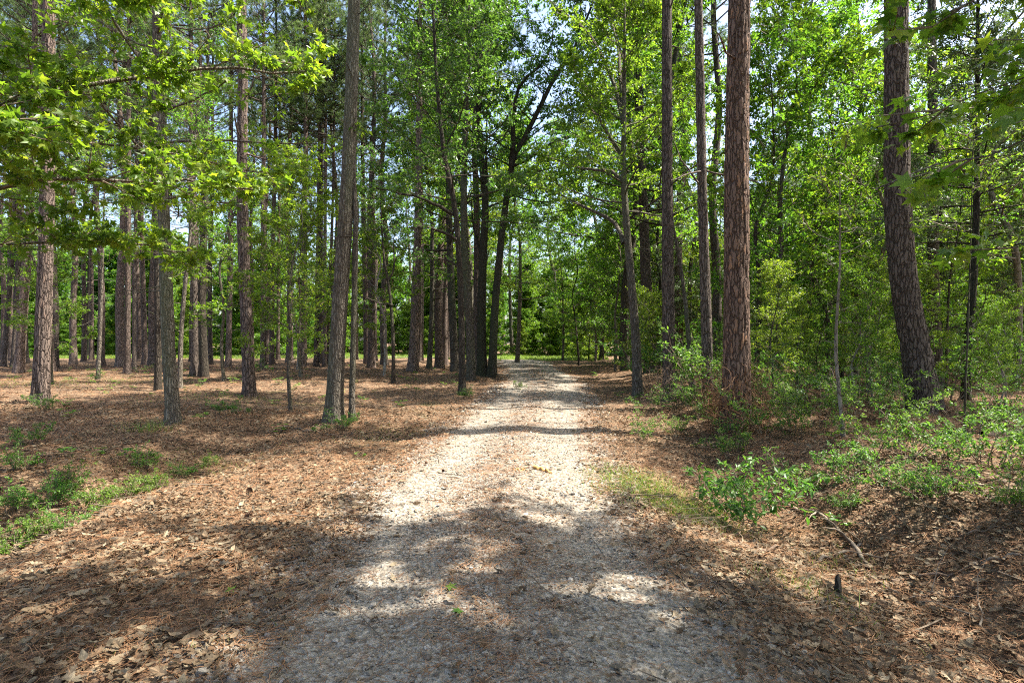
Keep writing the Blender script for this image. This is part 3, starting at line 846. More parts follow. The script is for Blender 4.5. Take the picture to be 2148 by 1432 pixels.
make_hardwood(1011, 787, [(1010, 650), (1014, 520), (1018, 430), (1010, 330), (1003, 220), (1000, 100)], 22, 18, 'nearly black mossy trunk in the middle of the clump by the road', 7.4, 4.2, 28, 36, name='oak_tree', cat='oak tree', mats=('dark_bark', 'leaf_dark'),
              S=13, K=10, size=.14, seg=16, extra_px=[([(1014, 560, 0), (1002, 510, .2), (992, 470, .4), (985, 420, .6)], 9, .6), ([(1018, 450, 0), (1026, 380, .3), (1026, 300, .5), (1022, 220, .8)], 11, 1)])
make_hardwood(1032, 790, [(1036, 690), (1042, 600), (1054, 480), (1068, 380), (1078, 330), (1100, 290), (1135, 220), (1165, 160), (1210, 90)], 19, 18, 'dark forked oak leaning right, rightmost of the clump by the road', 8.0, 5.0, 42, 37,
              name='oak_tree', cat='oak tree', mats=('dark_bark', 'leaf_dark'), S=13, K=10, size=.14, seg=16,
              extra_px=[([(1072, 360, 0), (1076, 310, -.2), (1074, 260, -.4), (1090, 180, -.8), (1150, 120, -1), (1165, 20, -1.4)], 13, 1.4), ([(1074, 350, 0), (1110, 330, -1.5), (1150, 300, -3), (1190, 290, -4)], 7, 1)])

# ------------------------------------------------------------------ named trees, right of the road
make_hardwood(1338, 830, [(1334, 720), (1325, 600), (1314, 470), (1308, 360), (1309, 240)], 22, 13, 'brown oak at the right roadside with long limbs arching left over the road', 5.6, 3.4, 32, 41, name='oak_tree', cat='oak tree',
              mats=('oak_bark', 'leaf'), S=13, K=10, size=.13, seg=18,
              extra_px=[([(1308, 510, 0), (1285, 470, .5), (1225, 440, 1.2), (1140, 400, 2.4), (1070, 390, 3)], 10, 1.6), ([(1305, 380, 0), (1280, 360, .4), (1225, 352, 1), (1130, 330, 2)], 9, 1.5),
                        ([(1306, 330, 0), (1270, 270, .5), (1230, 200, 1), (1200, 120, 1.5)], 10, 1.6), ([(1308, 260, 0), (1285, 170, .8), (1235, 70, 1.8), (1150, -10, 3)], 11, 2.2), ([(1308, 250, 0), (1300, 150, 1), (1280, 40, 2), (1220, -60, 3)], 11, 2.0)])
make_pine(1365, 782, [(1358, 650), (1351, 480), (1345, 300), (1330, 0)], 25, 26, 'tall slightly curved pine behind the roadside oak with arching limbs', 'pine_bark_grey', seed=43, seg=60, step=.12)
make_pine(1404, 841, [(1402, 650), (1400, 436), (1399, 200), (1399, 0)], 28, 25, 'straight dark pine wrapped in brush at its foot, left of the leaning dead stem', 'pine_bark_grey', seed=44, seg=60, step=.12)
make_pine(1485, 846, [(1481, 650), (1474, 436), (1469, 200), (1465, 0)], 24, 25, 'grey pine between the leaning dead stem and the great reddish pine', 'pine_bark_grey', seed=45, seg=60, step=.12)
make_pine(1545, 897, [(1545, 750), (1545, 600), (1546, 300), (1551, 0)], 57, 27, 'great reddish pine with plated bark and dry vines round its foot', 'pine_bark_red', seed=46, seg=96, rough=.06, step=.08, ndead=3)
make_pine(1942, 860, [(1922, 740), (1900, 618), (1886, 480), (1881, 300), (1880, 0)], 66, 27, 'massive dark pine with a wide curving foot in the right woods', seed=47, mat='pine_bark_grey', seg=96, rough=.055, step=.08, ndead=4)
make_pine(1966, 813, [(1961, 680), (1958, 554), (1957, 300), (1954, 0)], 29, 25, 'dark pine standing close behind the massive curved pine', 'pine_bark_grey', seed=49, seg=18)
make_hardwood(1511, 765, [(1511, 600), (1511, 420)], 7, 11, 'thin black stem just left of the great reddish pine', 6, 1.8, 10, 51, mats=('dark_bark', 'leaf'), S=8)
make_hardwood(1659, 752, [(1668, 660), (1681, 554), (1686, 380), (1684, 200)], 10, 15, 'slim pale crooked stem right of the great reddish pine', 6, 3, 18, 52, mats=('pale_bark', 'leaf'), S=9, size=.12)
make_hardwood(1787, 738, [(1787, 640), (1788, 540), (1792, 400)], 15, 17, 'dark upright trunk in the thicket between the pale sapling and the massive pine', 7, 3.5, 18, 53, mats=('dark_bark', 'leaf_dark'), S=9, size=.12)
make_hardwood(1690, 755, [(1689, 640), (1694, 520)], 6, 10, 'thin dark pole in the shade left of the pale sapling', 4, 2.2, 14, 54, mats=('dark_bark', 'leaf'), S=8)
make_hardwood(1873, 769, [(1862, 660), (1850, 560), (1838, 470), (1833, 345), (1805, 160)], 14, 14, 'leaning grey stem rising just left of the massive curved pine', 5.5, 3.2, 18, 55, mats=('oak_bark', 'leaf'), S=9)
make_hardwood(1985, 823, [(1987, 700), (1993, 580), (2012, 470)], 7, 8, 'thin dark stem just right of the pine behind the massive curved one', 4, 2, 12, 56, mats=('dark_bark', 'leaf'), S=8)
make_hardwood(1770, 919, [(1763, 850), (1757, 790), (1753, 720), (1757, 640), (1762, 560), (1762, 500)], 10, 4.2, 'pale wavy sapling with a leafy tuft on top, standing on the lit bank', 2.6, .7, 9, 57, name='sapling', cat='sapling', mats=('pale_bark', 'leaf_bright'), S=5, Mt=3, K=6, size=.07, seg=10, sub=.35)
make_hardwood(2022, 937, [(2024, 860), (2025, 800), (2030, 700)], 6, 4.5, 'very thin bare sapling in front of the dark cedar', 2.4, .9, 9, 58, name='sapling', cat='sapling', mats=('dark_bark', 'leaf'), S=5, Mt=3, K=6, size=.06, seg=8, sub=.4)
# ------------------------------------------------------------------ leaning dead stem, cedar, brush
def snag():
    b = at(1454, 832); t = thing('dead_tree', 'leaning dead stem with bleached crooked twigs on top, between two dark pines', 'dead tree', b)
    P = px_path(b, [(1447, 740), (1438, 640), (1427, 554), (1413, 480), (1405, 440)], 1)
    g = Geo(); C = catmull(P, 24); C[0, 2] -= .1
    tube(g, C, np.linspace(12 * b[1] / F / 2, .03, 24), 12, 0, .08, 3, .3)
    link('trunk', g.mesh('trunk', [M['oak_bark']]), t)
    g = Geo(); rs = np.random.default_rng(5)
    for k in range(13):
        p = path_at(C, rs.uniform(.55, 1) * C[-1, 2]); az = rs.uniform(0, 6.28)
        Q = limb_path(rs, p, (math.cos(az), math.sin(az) * .6, rs.uniform(-.5, .6)), rs.uniform(.35, 1.15), 9, -.3, .42)
        tube(g, Q, np.linspace(.013, .004, 9), 5, 0, cap=False)
        for j in range(3):
            Q2 = limb_path(rs, Q[3 + j * 2], rs.normal(0, 1, 3), rs.uniform(.12, .4), 6, -.3, .45)
            tube(g, Q2, np.linspace(.006, .002, 6), 4, 0, cap=False)
    link('dead_branches', g.mesh('dead_branches', [M['dead_wood']]), t)


snag()


def cedar_mesh(seed, P, r, z0, spread, nl, dead=8, dense=1.0):
    rs = np.random.default_rng(seed); H = P[-1, 2]
    gt, gc = Geo(), Geo(); n = int(H / .3) + 6; C = catmull(P, n); C[0, 2] -= .15
    R = trunk_radius(np.linspace(0, 1, n), r, .12); tube(gt, C, R, 14, 0, .07, seed, .3)
    for k in range(dead):
        z = rs.uniform(.9, z0 + 1); az = rs.uniform(0, 6.28)
        Q = limb_path(rs, path_at(C, z), (math.cos(az), math.sin(az), .05), rs.uniform(.5, 1.9), 7, .1, .18)
        tube(gt, Q, np.linspace(.014, .003, 7), 4, 0, cap=False)
    for k in range(nl):
        t = (k + rs.uniform(0, 1)) / nl; z = z0 + (H - z0) * t; az = k * 2.4 + rs.uniform(-.5, .5); el = math.radians(8 + 45 * t)
        Q = limb_path(rs, path_at(C, z), (math.cos(az) * math.cos(el), math.sin(az) * math.cos(el), math.sin(el)), spread * (1.05 - .8 * t) * rs.uniform(.7, 1.1), 7, .2, .12)
        tube(gt, Q, np.linspace(.022, .005, 7), 4, 0, cap=False)
        foliate(gc, gc, rs, Q, int(12 * dense), .55, 5, 9, .10, CED, 1.0, .12, 1, 0, droop=.1, twr=.003)
    return gt.mesh('trunk', [M['dark_bark']]), gc.mesh('crown', [M['cedar_leaf'], M['twig']])


CED = (np.array([[0, 0, 0], [.5, .09, .03], [.5, -.09, -.03], [1, 0, 0], [.35, .28, .05], [.8, -.25, -.05]]), np.array([[0, 3, 1], [0, 2, 3], [0, 4, 1], [2, 5, 3]]))
b = at(2024, 842)
t = thing('cedar_tree', 'dark cedar with dead lower branches and feathery top at the right edge', 'cedar tree', b)
a, c = cedar_mesh(61, px_path(b, [(2033, 700), (2044, 554), (2049, 390), (2050, 250)], 11), 17 * b[1] / F / 2, 3.4, 2.6, 46)
link('trunk', a, t); link('crown', c, t)
CEDAR_SRC = t


def tangle(seed, loc, rad, h, n, label, mat='brown_stick', name='vine_tangle', rmin=.0025, rmax=.006):
    rs = np.random.default_rng(seed); g = Geo()
    for k in range(n):
        a = rs.uniform(0, 6.28); r = rad * rs.uniform(.5, 1.15)
        p = np.array([r * math.cos(a), r * math.sin(a), rs.uniform(0, .5) * h])
        Q = [p]; d = norm(rs.normal(0, 1, 3) + UP * .8)
        for i in range(12):
            tang = np.array([-Q[-1][1], Q[-1][0], 0]) * .8
            d = norm(d + rs.normal(0, .45, 3) + tang * .25 - UP * (.35 if Q[-1][2] > h * .8 else -.12) - np.array([*Q[-1][:2], 0]) * (.5 if np.hypot(*Q[-1][:2]) > rad else -.25))
            Q.append(Q[-1] + d * rs.uniform(.06, .14))
        Q = np.array(Q); Q[:, 2] = np.maximum(Q[:, 2], .01)
        tube(g, Q, np.linspace(rs.uniform(rmin, rmax), .0015, len(Q)), 4, 0, cap=False)
    o = link(name, g.mesh(name, [M[mat]])); o.location = loc
    return tag(o, label, 'vine tangle')


tangle(1, at(1545, 905), .55, 1.35, 190, 'tangle of dry brown vines heaped round the foot of the great reddish pine', 'straw', rmin=.003, rmax=.007)
tangle(2, at(1600, 845), .6, .9, 70, 'smaller mat of dry vines to the right of the great reddish pine', 'brown_stick')
tangle(3, at(1405, 850), .4, 1.2, 60, 'thin dry vines climbing the dark pine left of the leaning dead stem', 'brown_stick')

# ------------------------------------------------------------------ leafy boughs near the camera
def near_gum(name, label, loc, P, r, z0, spread, nl, seed, limbs, **kw):
    t = thing(name, label, 'sweetgum tree', loc)
    a, c = hardwood(seed, np.array(P, float), r, z0, spread, nl, mats=('oak_bark', 'leaf_bright'), tmpl=STAR, root=np.array(loc), extra=limbs, **kw)
    link('trunk', a, t); link('crown', c, t)
    return t


LG = np.array([-6.9, 5.6, float(ground(-6.9, 5.6))])
loc = lambda q: [np.array(p) - LG for p in q]
near_gum('sweetgum_tree', 'sweetgum whose bright star-leaved boughs fill the upper left corner', LG, [(0, 0, 0), (.1, .1, 3), (-.1, .2, 7), (.1, .1, 12)], .13, 3.2, 3.0, 16, 71,
         [(loc([(-6.85, 5.7, 2.6), (-5.4, 5.9, 3.25), (-4.0, 6.2, 3.45), (-2.9, 6.6, 3.4)]), .032, 1.9),
          (loc([(-6.8, 5.7, 3.6), (-5.2, 6.2, 4.3), (-3.8, 6.8, 4.9), (-2.7, 7.2, 5.1)]), .035, 2.2),
          (loc([(-6.8, 5.6, 4.4), (-5.4, 5.4, 5.1), (-4.2, 5.6, 5.4), (-3.2, 5.9, 5.2)]), .03, 2.0),
          (loc([(-6.85, 5.7, 2.3), (-5.8, 6.4, 2.75), (-4.8, 7.0, 2.95), (-4.1, 7.4, 2.9)]), .022, 1.5),
          (loc([(-6.8, 5.6, 5.2), (-5.5, 6.6, 6.2), (-4.2, 7.4, 6.7), (-3.0, 8.0, 6.6)]), .03, 2.0),
          (loc([(-6.85, 5.6, 3.2), (-6.0, 5.0, 3.6), (-5.0, 4.9, 3.7), (-4.0, 5.1, 3.5)]), .024, 1.6),
          (loc([(-6.85, 5.6, 3.9), (-5.9, 7.0, 4.2), (-5.0, 8.2, 4.4), (-3.9, 9.0, 4.3)]), .026, 1.9)],
         S=17, Mt=5, K=8, size=.098, sub=.85, flat=.8, elev=(10, 60), azc=.3, azw=1.6)

RG = np.array([4.6, 1.3, float(ground(4.6, 1.3))])
loc = lambda q: [np.array(p) - RG for p in q]
near_gum('sweetgum_tree', 'sweetgum whose shaded star-leaved boughs hang into the upper right corner', RG, [(0, 0, 0), (.05, .0, 3), (-.1, .1, 7), (.1, .1, 13)], .15, 4.2, 4.2, 26, 72,
         [(loc([(4.55, 1.4, 2.7), (3.7, 2.2, 3.0), (3.0, 3.0, 2.85), (2.3, 3.5, 2.45)]), .010, 1.3),
          (loc([(4.55, 1.4, 2.9), (3.9, 2.6, 3.3), (3.4, 3.6, 3.45), (2.7, 4.3, 3.25)]), .010, 1.3),
          (loc([(4.55, 1.4, 3.4), (3.8, 2.2, 3.7), (3.0, 2.9, 3.75), (2.4, 3.4, 3.55)]), .010, .9),
          (loc([(4.6, 1.4, 2.4), (4.2, 2.6, 2.6), (3.9, 3.4, 2.55), (3.5, 4.0, 2.35)]), .009, 1.0)],
         S=12, Mt=4, K=7, size=.10, sub=.7, flat=.75, elev=(15, 65))

def shade_oak(label, loc, P, z0, spread, nl, seed, limbs, azc, azw):
    g0 = np.array([loc[0], loc[1], float(ground(*loc))])
    t = thing('oak_tree', label, 'oak tree', g0)
    ex = [([np.array(p) - g0 for p in q], .07, 2.6) for q in limbs]
    a, c = hardwood(seed, np.array(P, float), .2, z0, spread, nl, mats=('oak_bark', 'leaf'), tmpl=LEAF7, root=g0, S=15, Mt=5, K=9, size=.13, sub=1.15, elev=(12, 60), azc=azc, azw=azw, extra=ex)
    link('trunk', a, t); link('crown', c, t)


shade_oak('broad roadside oak whose crown shades the near road from the right', (8.6, 2.6), [(0, 0, 0), (.1, 0, 4), (-.5, .2, 9), (-.7, .3, 14)], 4.8, 6.6, 64, 73,
          [[(8.5, 2.6, 5), (6.5, 3.2, 6.4), (4.4, 3.9, 7.2), (2.6, 4.2, 7.4)], [(8.5, 2.6, 5.6), (6.6, 2.4, 7), (4.6, 2.6, 8), (2.8, 2.8, 8.4)], [(8.4, 2.7, 6.5), (6.4, 4.0, 8.2), (4.8, 5.0, 9.2), (3.4, 5.2, 9.6)]], 3.1, 1.4)
shade_oak('tall oak rising behind the viewpoint and shading the lower left of the road', (.4, -2.0), [(0, 0, 0), (.1, 0, 4), (.2, .5, 8), (.2, .9, 12)], 5.2, 6.0, 56, 74,
          [[(.5, -1.9, 5), (1.0, .2, 6.8), (1.6, 2.2, 7.8), (2.0, 3.8, 8.0)], [(.5, -1.9, 5.4), (.2, .2, 6.8), (.0, 1.8, 7.6), (-.2, 3.4, 7.9)], [(.5, -1.9, 6), (1.8, -.2, 7.6), (3.2, 1.4, 8.6), (4.4, 2.8, 9)],
           [(.5, -1.8, 5.6), (.9, 1.0, 7.2), (1.0, 3.4, 8.0), (.9, 5.2, 8.2)], [(.5, -1.8, 5.8), (1.6, .8, 7.4), (2.2, 3.4, 8.4), (2.4, 5.4, 8.8)], [(.5, -1.8, 6.2), (0, 1.4, 7.8), (-.4, 3.4, 8.4), (-.6, 5.0, 8.6)],
           [(.5, -1.8, 6.4), (.8, .8, 8.4), (1.2, 3.0, 9.6), (1.4, 4.6, 10)], [(.5, -1.8, 7), (2.4, .6, 9), (3.6, 2.8, 10), (4.6, 4.4, 10.4)]], 1.4, 1.4)

# ------------------------------------------------------------------ repeated trees of the woods
def zline(H, seed, bend=.35):
    rs = np.random.default_rng(seed)
    k = 6
    return np.array([[0, 0, 0]] + [[rs.normal(0, bend) * i / k, rs.normal(0, bend) * i / k, H * i / k] for i in range(1, k + 1)])


LIB = {}


def proto(key, name, cat, parts):
    LIB[key] = dict(name=name, cat=cat, parts=parts, root=None)


for k in range(3):
    tm = pine_trunk(200 + k, zline(24, 200 + k, .25), .19 + .03 * k, .58, ('pine_bark', 'pine_bark_grey', 'pine_bark')[k], 10, 16, .6)
    proto('pine%d' % k, 'pine_tree', 'pine tree', [('trunk', tm, None), ('crown', PINE_CROWNS[k][0], (0, 0, 13.6))])
for k in range(5):
    tm, cm = hardwood(300 + k, zline(9, 300 + k, .5), .075, 1.3 + .5 * (k % 3), 2.5, 28, S=9, Mt=4, K=9, size=.12, sub=.85,
                      mats=(('oak_bark', 'leaf'), ('dark_bark', 'leaf'), ('pale_bark', 'leaf_bright'), ('dark_bark', 'leaf'), ('oak_bark', 'leaf_bright'))[k], seg=8)
    proto('under%d' % k, 'hardwood_tree', 'tree', [('trunk', tm, None), ('crown', cm, None)])
for k in range(3):
    tm, cm = hardwood(320 + k, zline(19, 320 + k, .6), .17, 4.5, 4.6, 40, S=13, Mt=4, K=9, size=.155, sub=1.1, mats=(('oak_bark', 'leaf'), ('dark_bark', 'leaf'), ('oak_bark', 'leaf_bright'))[k], seg=10)
    proto('tall%d' % k, 'hardwood_tree', 'tree', [('trunk', tm, None), ('crown', cm, None)])
for k in range(4):
    tm, cm = hardwood(340 + k, zline(10, 340 + k, .5), .10, .2, 3.0, 60, S=12, Mt=4, K=9, size=.21, sub=1.0, mats=(('oak_bark', 'leaf_bright'), ('dark_bark', 'leaf'), ('oak_bark', 'leaf_bright'), ('dark_bark', 'leaf'))[k], seg=8, elev=(-5, 60))
    proto('edge%d' % k, 'bushy_tree', 'tree', [('trunk', tm, None), ('crown', cm, None)])
a, c = cedar_mesh(62, zline(9, 9, .2), .09, 1.6, 2.3, 34)
proto('cedar0', 'cedar_tree', 'cedar tree', [('trunk', a, None), ('crown', c, None)])


def plant(key, x, y, label, group, sc=1.0, rz=None, rs=np.random.default_rng(99)):
    L = LIB[key]
    rz = rs.uniform(0, 6.28) if rz is None else rz
    lc = (x, y, float(ground(x, y)) - .03)
    if L['root'] is None:
        t = thing(L['name'], label, L['cat'], lc, rz, sc, group)
        if len(L['parts']) == 1 and L['parts'][0][0] == 'self':
            t.name = '_'; bpy.data.objects.remove(t)
            t = link(L['name'], L['parts'][0][1]); tag(t, label, L['cat'], group)
            t.location = lc; t.rotation_euler = (0, 0, rz); t.scale = (sc, sc, sc)
        else:
            for n, me, off in L['parts']:
                o = link(n, me, t)
                if off:
                    o.location = off
        L['root'] = t
        return t
    return dup(L['root'], label, group, lc, rz, sc)


def corridor_clear(x, y, hs, r):
    for h in hs:
        p = np.array([[x, y, h]])
        s = shadow_xy(p)[0]
        for gx, gy, rx, ry in GAPS[:4]:
            if abs(s[0] - gx) < rx + r and abs(s[1] - gy) < ry + r:
                return False
    return True


RS = np.random.default_rng(5)
placed = [(o.location.x, o.location.y) for o in COL.objects if o.parent is None and o.type == 'EMPTY']


def scatter(n, xr, yr, dmin, fn, keys, hs, r, rs=RS, tries=60):
    c = 0
    for _ in range(n * tries):
        if c >= n:
            break
        x, y = rs.uniform(*xr), rs.uniform(*yr)
        if not fn(x, y) or any((x - a) ** 2 + (y - b) ** 2 < dmin ** 2 for a, b in placed) or not corridor_clear(x, y, hs, r):
            continue
        placed.append((x, y)); c += 1
        yield x, y, keys[int(rs.integers(len(keys)))], rs


def in_front(x, y):
    """would a leafy filler hide a named trunk of the right woods?"""
    q = px_of(x, y)
    return (y < 29 and 1290 < q < 1510) or (y < 14.5 and 1490 < q < 2240) or (y < 17 and abs(q - 1545) < 75) or (y < 17.5 and abs(q - 1935) < 85)


def px_of(x, y):
    return CX + x / y * F


off_road = lambda x, y, m: abs(x - road_c(y)) > m and not (y > 47 and x < 4 and y < 61)
# open pine stand, left
for x, y, k, rs in scatter(32, (-58, -4), (30, 62), 2.8, lambda x, y: off_road(x, y, 5) and y < 58 + .05 * -x and 0 <= px_of(x, y) and not (y > 48 and x > -24), ['pine0', 'pine1', 'pine2'], (16, 20), 2):
    plant(k, x, y, 'slim pine far back among the many trunks of the open left stand', 'distant pines of the left stand', rs.uniform(.8, 1.05))
# scattered leafy understory, left
for x, y, k, rs in scatter(13, (-34, -4.5), (21, 48), 3.4, lambda x, y: off_road(x, y, 6) and -60 < px_of(x, y) < 860, ['under0', 'under1', 'under4', 'under2'], (5, 8), 2):
    plant(k, x, y, 'leafy young hardwood between the pines of the left stand', 'young hardwoods among the left pines', rs.uniform(.8, 1.35))
# dense mixed woods, right
for x, y, k, rs in scatter(95, (4, 46), (12, 52), 1.7, lambda x, y: off_road(x, y, 4.3) and not in_front(x, y) and px_of(x, y) < 2300 and px_of(x, y) > 1330 - 4 * max(0, y - 30), ['under0', 'under1', 'under2', 'under3', 'under4', 'cedar0'], (5, 9), 2):
    plant(k, x, y, 'feathery cedar in the thick shaded woods on the right' if k == 'cedar0' else 'leafy young hardwood in the thick shaded woods on the right', 'cedars in the right woods' if k == 'cedar0' else 'young hardwoods in the right woods', rs.uniform(.75, 1.5))
for x, y, k, rs in scatter(17, (4.5, 50), (17, 58), 3.6, lambda x, y: off_road(x, y, 5) and not in_front(x, y) and not (x < 26 and y > 44) and px_of(x, y) < 2500, ['tall0', 'tall1', 'tall2', 'pine0', 'pine1'], (10, 15), 3):
    plant(k, x, y, 'tall straight pine standing deep in the right woods' if k[0] == 'p' else 'tall leafy hardwood standing deep in the right woods', 'tall pines deep in the right woods' if k[0] == 'p' else 'tall hardwoods deep in the right woods', rs.uniform(.8, 1.1))
# saplings along the right bank
for x, y, k, rs in scatter(26, (3.4, 13), (10.5, 24), 1.0, lambda x, y: off_road(x, y, 3.3) and 1330 < px_of(x, y) < 2150 and not 1385 < px_of(x, y) < 1610, ['under4', 'under2', 'under0'], (3,), 1):
    plant(k, x, y, 'small leafy sapling crowding the right bank near the roadside pines', 'saplings crowding the right bank', rs.uniform(.18, .36))
# leafy canopy left of and behind the clump
for x, y, k, rs in scatter(6, (-36, -3), (28, 52), 4.4, lambda x, y: off_road(x, y, 6) and not (y > 47 and x > -20), ['tall0', 'tall1', 'tall2'], (10, 15), 3):
    plant(k, x, y, 'tall leafy hardwood standing among the left pines', 'tall hardwoods among the left pines', rs.uniform(.75, 1.0))
# woods beyond the clearing
for x, y, k, rs in scatter(64, (-60, 46), (60, 63.5), 1.2, lambda x, y: True, ['edge0', 'edge2', 'edge1'], (), 0):
    plant(k, x, y, 'low bushy tree at the sunny far edge of the clearing', 'low bushes beyond the clearing', rs.uniform(.28, .55))
for x, y, k, rs in scatter(62, (-75, 60), (64, 76), 2.5, lambda x, y: True, ['edge0', 'edge1', 'edge2', 'edge3'], (), 0):
    plant(k, x, y, 'bushy leafy tree in the wall of woods beyond the clearing', 'bushy trees beyond the clearing', rs.uniform(.8, 1.4))
for x, y, k, rs in scatter(60, (-95, 95), (68, 96), 3.2, lambda x, y: True, ['tall0', 'tall1', 'tall2', 'pine0', 'pine2'], (), 0):
    plant(k, x, y, 'far pine rising behind the wall of woods' if k[0] == 'p' else 'far tall hardwood rising behind the wall of woods', 'far pines beyond the clearing' if k[0] == 'p' else 'far hardwoods beyond the clearing', rs.uniform(.9, 1.25))
# thicket closing the left stand
for x, y, k, rs in scatter(44, (-78, -22), (50, 64), 1.9, lambda x, y: y > 50 + .12 * (x + 75), ['edge0', 'edge1', 'edge3'], (), 0):
    plant(k, x, y, 'bushy tree in the green thicket behind the left pines', 'thicket behind the left pines', rs.uniform(.5, 1.1))
# trees beside and behind the viewpoint that throw shade
for x, y, k, rs in scatter(11, (12, 28), (-9, 12), 3.0, lambda x, y: off_road(x, y, 6) and px_of(x, max(y, .3)) > 2250, ['tall0', 'tall2', 'under0', 'under3'], (6, 9, 13), 2.5):
    plant(k, x, y, 'hardwood beside the road just outside the view on the right', 'roadside hardwoods on the right', rs.uniform(.8, 1.1))
# thicket closing the right woods
for x, y, k, rs in scatter(46, (24, 74), (30, 62), 2.2, lambda x, y: x > 12 + .5 * (62 - y) and not (x < 27 and y > 44), ['edge0', 'edge1', 'edge3'], (), 0):
    plant(k, x, y, 'bushy tree closing off the depth of the right woods', 'thicket at the back of the right woods', rs.uniform(.7, 1.3))
# the woods beyond, one mass
RM = np.random.default_rng(31)
n = 60000
th = RM.uniform(-1.15, 1.15, n); rad = RM.uniform(98, 118, n)
x = rad * np.sin(th); y = rad * np.cos(th)
top = 14 + 9 * vnoise(th * 22, rad * .12, 3)
z = top * RM.uniform(0, 1, n) ** .8
keep = vnoise(th * 60, z * .7, 6) + .3 * RM.random(n) > .42
gm = Geo()
stamp(gm, LEAF4[0], LEAF4[1], np.stack([x, y, z], 1)[keep], RM.normal(0, 1, (keep.sum(), 3)), UP + RM.normal(0, .7, (keep.sum(), 3)), RM.uniform(.5, 1.1, keep.sum()), 0)
tag(link('distant_woods', gm.mesh('distant_woods', [M['leaf_dark']])), 'far green woods seen through the gaps between the trees', 'woods', kind='stuff')
# named leafy understory that reads clearly in the view
for k, px, y, sc, lab in (('under4', 610, 13.5, .62, 'small leafy tree with drooping sunlit sprays left of the big grey trunk'),
                          ('under4', 470, 22, .95, 'bright leafy tree behind the reddish leaning pine'),
                          ('under1', 1215, 40, 1.1, 'leafy tree leaning over the far bend of the road'),
                          ('under0', 1290, 30, 1.0, 'leafy tree crowding the right edge of the road before the bend'),
                          ('under2', 1250, 48, 1.0, 'sunlit yellow-green tree at the right side of the far bend'),
                          ('edge2', 1235, 53, .75, 'round leafy bush-like tree where the road meets the clearing'),
                          ('tall0', 900, 33, .95, 'tall leafy oak behind the dark clump by the road'),
                          ('tall1', 1312, 29, 1.36, 'tall leafy hardwood arching its crown over the road behind the roadside oak'),
                          ('tall0', 955, 31, 1.36, 'tall leafy hardwood arching over the road from behind the dark clump'),
                          ('tall0', 1800, 24, 1.0, 'tall leafy hardwood between the pale sapling and the massive curved pine'),
                          ('tall2', 1325, 37, 1.25, 'leafy hardwood whose crown closes over the far stretch of road from the right'),
                          ('tall2', 985, 38, 1.25, 'leafy hardwood whose crown closes over the far stretch of road from the left'),
                          ('tall1', 1405, 25, 1.2, 'tall leafy hardwood behind the dark pine with brush at its foot'),
                          ('under4', 1640, 17, 1.25, 'airy yellow-green hardwood just right of the great reddish pine'),
                          ('pine1', 1500, 26, 1.0, 'tall pine rising behind the grey pine beside the great reddish one'),
                          ('pine2', 1425, 33, 1.08, 'tall pine behind the row of dark roadside pines'),
                          ('pine0', 1000, 29, 1.05, 'tall pine whose crown rises behind the dark clump by the road'),
                          ('pine1', 1690, 33, 1.1, 'tall pine deep in the woods between the two great pines'),
                          ('tall0', 1085, 44, 1.0, 'tall leafy hardwood behind the forked dark oak of the clump'),
                          ('tall2', 1450, 36, 1.0, 'tall leafy hardwood far behind the leaning dead stem'),
                          ('tall2', 1262, 51, 1.25, 'bright tall hardwood on the right of the far bend'),
                          ('tall2', 1165, 63, 1.3, 'bright tall hardwood straight behind the far end of the road'),
                          ('tall0', 1075, 66, 1.35, 'tall hardwood behind the clearing, left of the far end of the road'),
                          ('tall2', 1330, 44, 1.2, 'bright tall hardwood behind the roadside oak with arching limbs'),
                          ('under4', 1180, 47, 1.3, 'yellow-green tree spreading above the far bend of the road'),
                          ('tall2', 1010, 62, .95, 'tall hardwood at the far side of the grassy clearing')):
    plant(k, (px - CX) / F * y, y, lab, None, sc)

# ------------------------------------------------------------------ shrubs and small plants
def shrub_mesh(seed, h, stems, S, Mt, K, size, spread, leaf='shrub_leaf', tmpl=LEAF7, sub=.28, flat=.45):
    rs = np.random.default_rng(seed); g = Geo()
    for k in range(stems):
        az = k * 2.4 + rs.uniform(-.5, .5); tilt = rs.uniform(.15, 1) * spread
        Q = limb_path(rs, (.06 * math.cos(az), .06 * math.sin(az), 0), (math.cos(az) * tilt, math.sin(az) * tilt, 1), h * rs.uniform(.6, 1.15), 7, -.35, .13)
        tube(g, Q, np.linspace(.006, .002, 7), 4, 1, cap=False)
        foliate(g, g, rs, Q, S, sub, Mt, K, size, tmpl, flat, .25, 1, 0, droop=.15, twr=.0018)
    return g


def seedling_geo(seed, n, size, h, leaf_t=OVAL_A):
    rs = np.random.default_rng(seed); g = Geo()
    for k in range(n):
        a = k * 2.4; z = h * rs.uniform(.3, 1)
        Q = limb_path(rs, (0, 0, 0), (math.cos(a) * .5, math.sin(a) * .5, 1), z, 4, 0, .1)
        tube(g, Q, np.linspace(.0025, .0012, 4), 3, 1, cap=False)
        p = np.repeat(Q[-1][None], 3, 0)
        X = np.array([[math.cos(a + q), math.sin(a + q), .1] for q in (-1.1, 0, 1.1)])
        stamp(g, leaf_t[0], leaf_t[1], p, X, UP + rs.normal(0, .3, (3, 3)), size * rs.uniform(.7, 1.2, 3), 0)
    return g


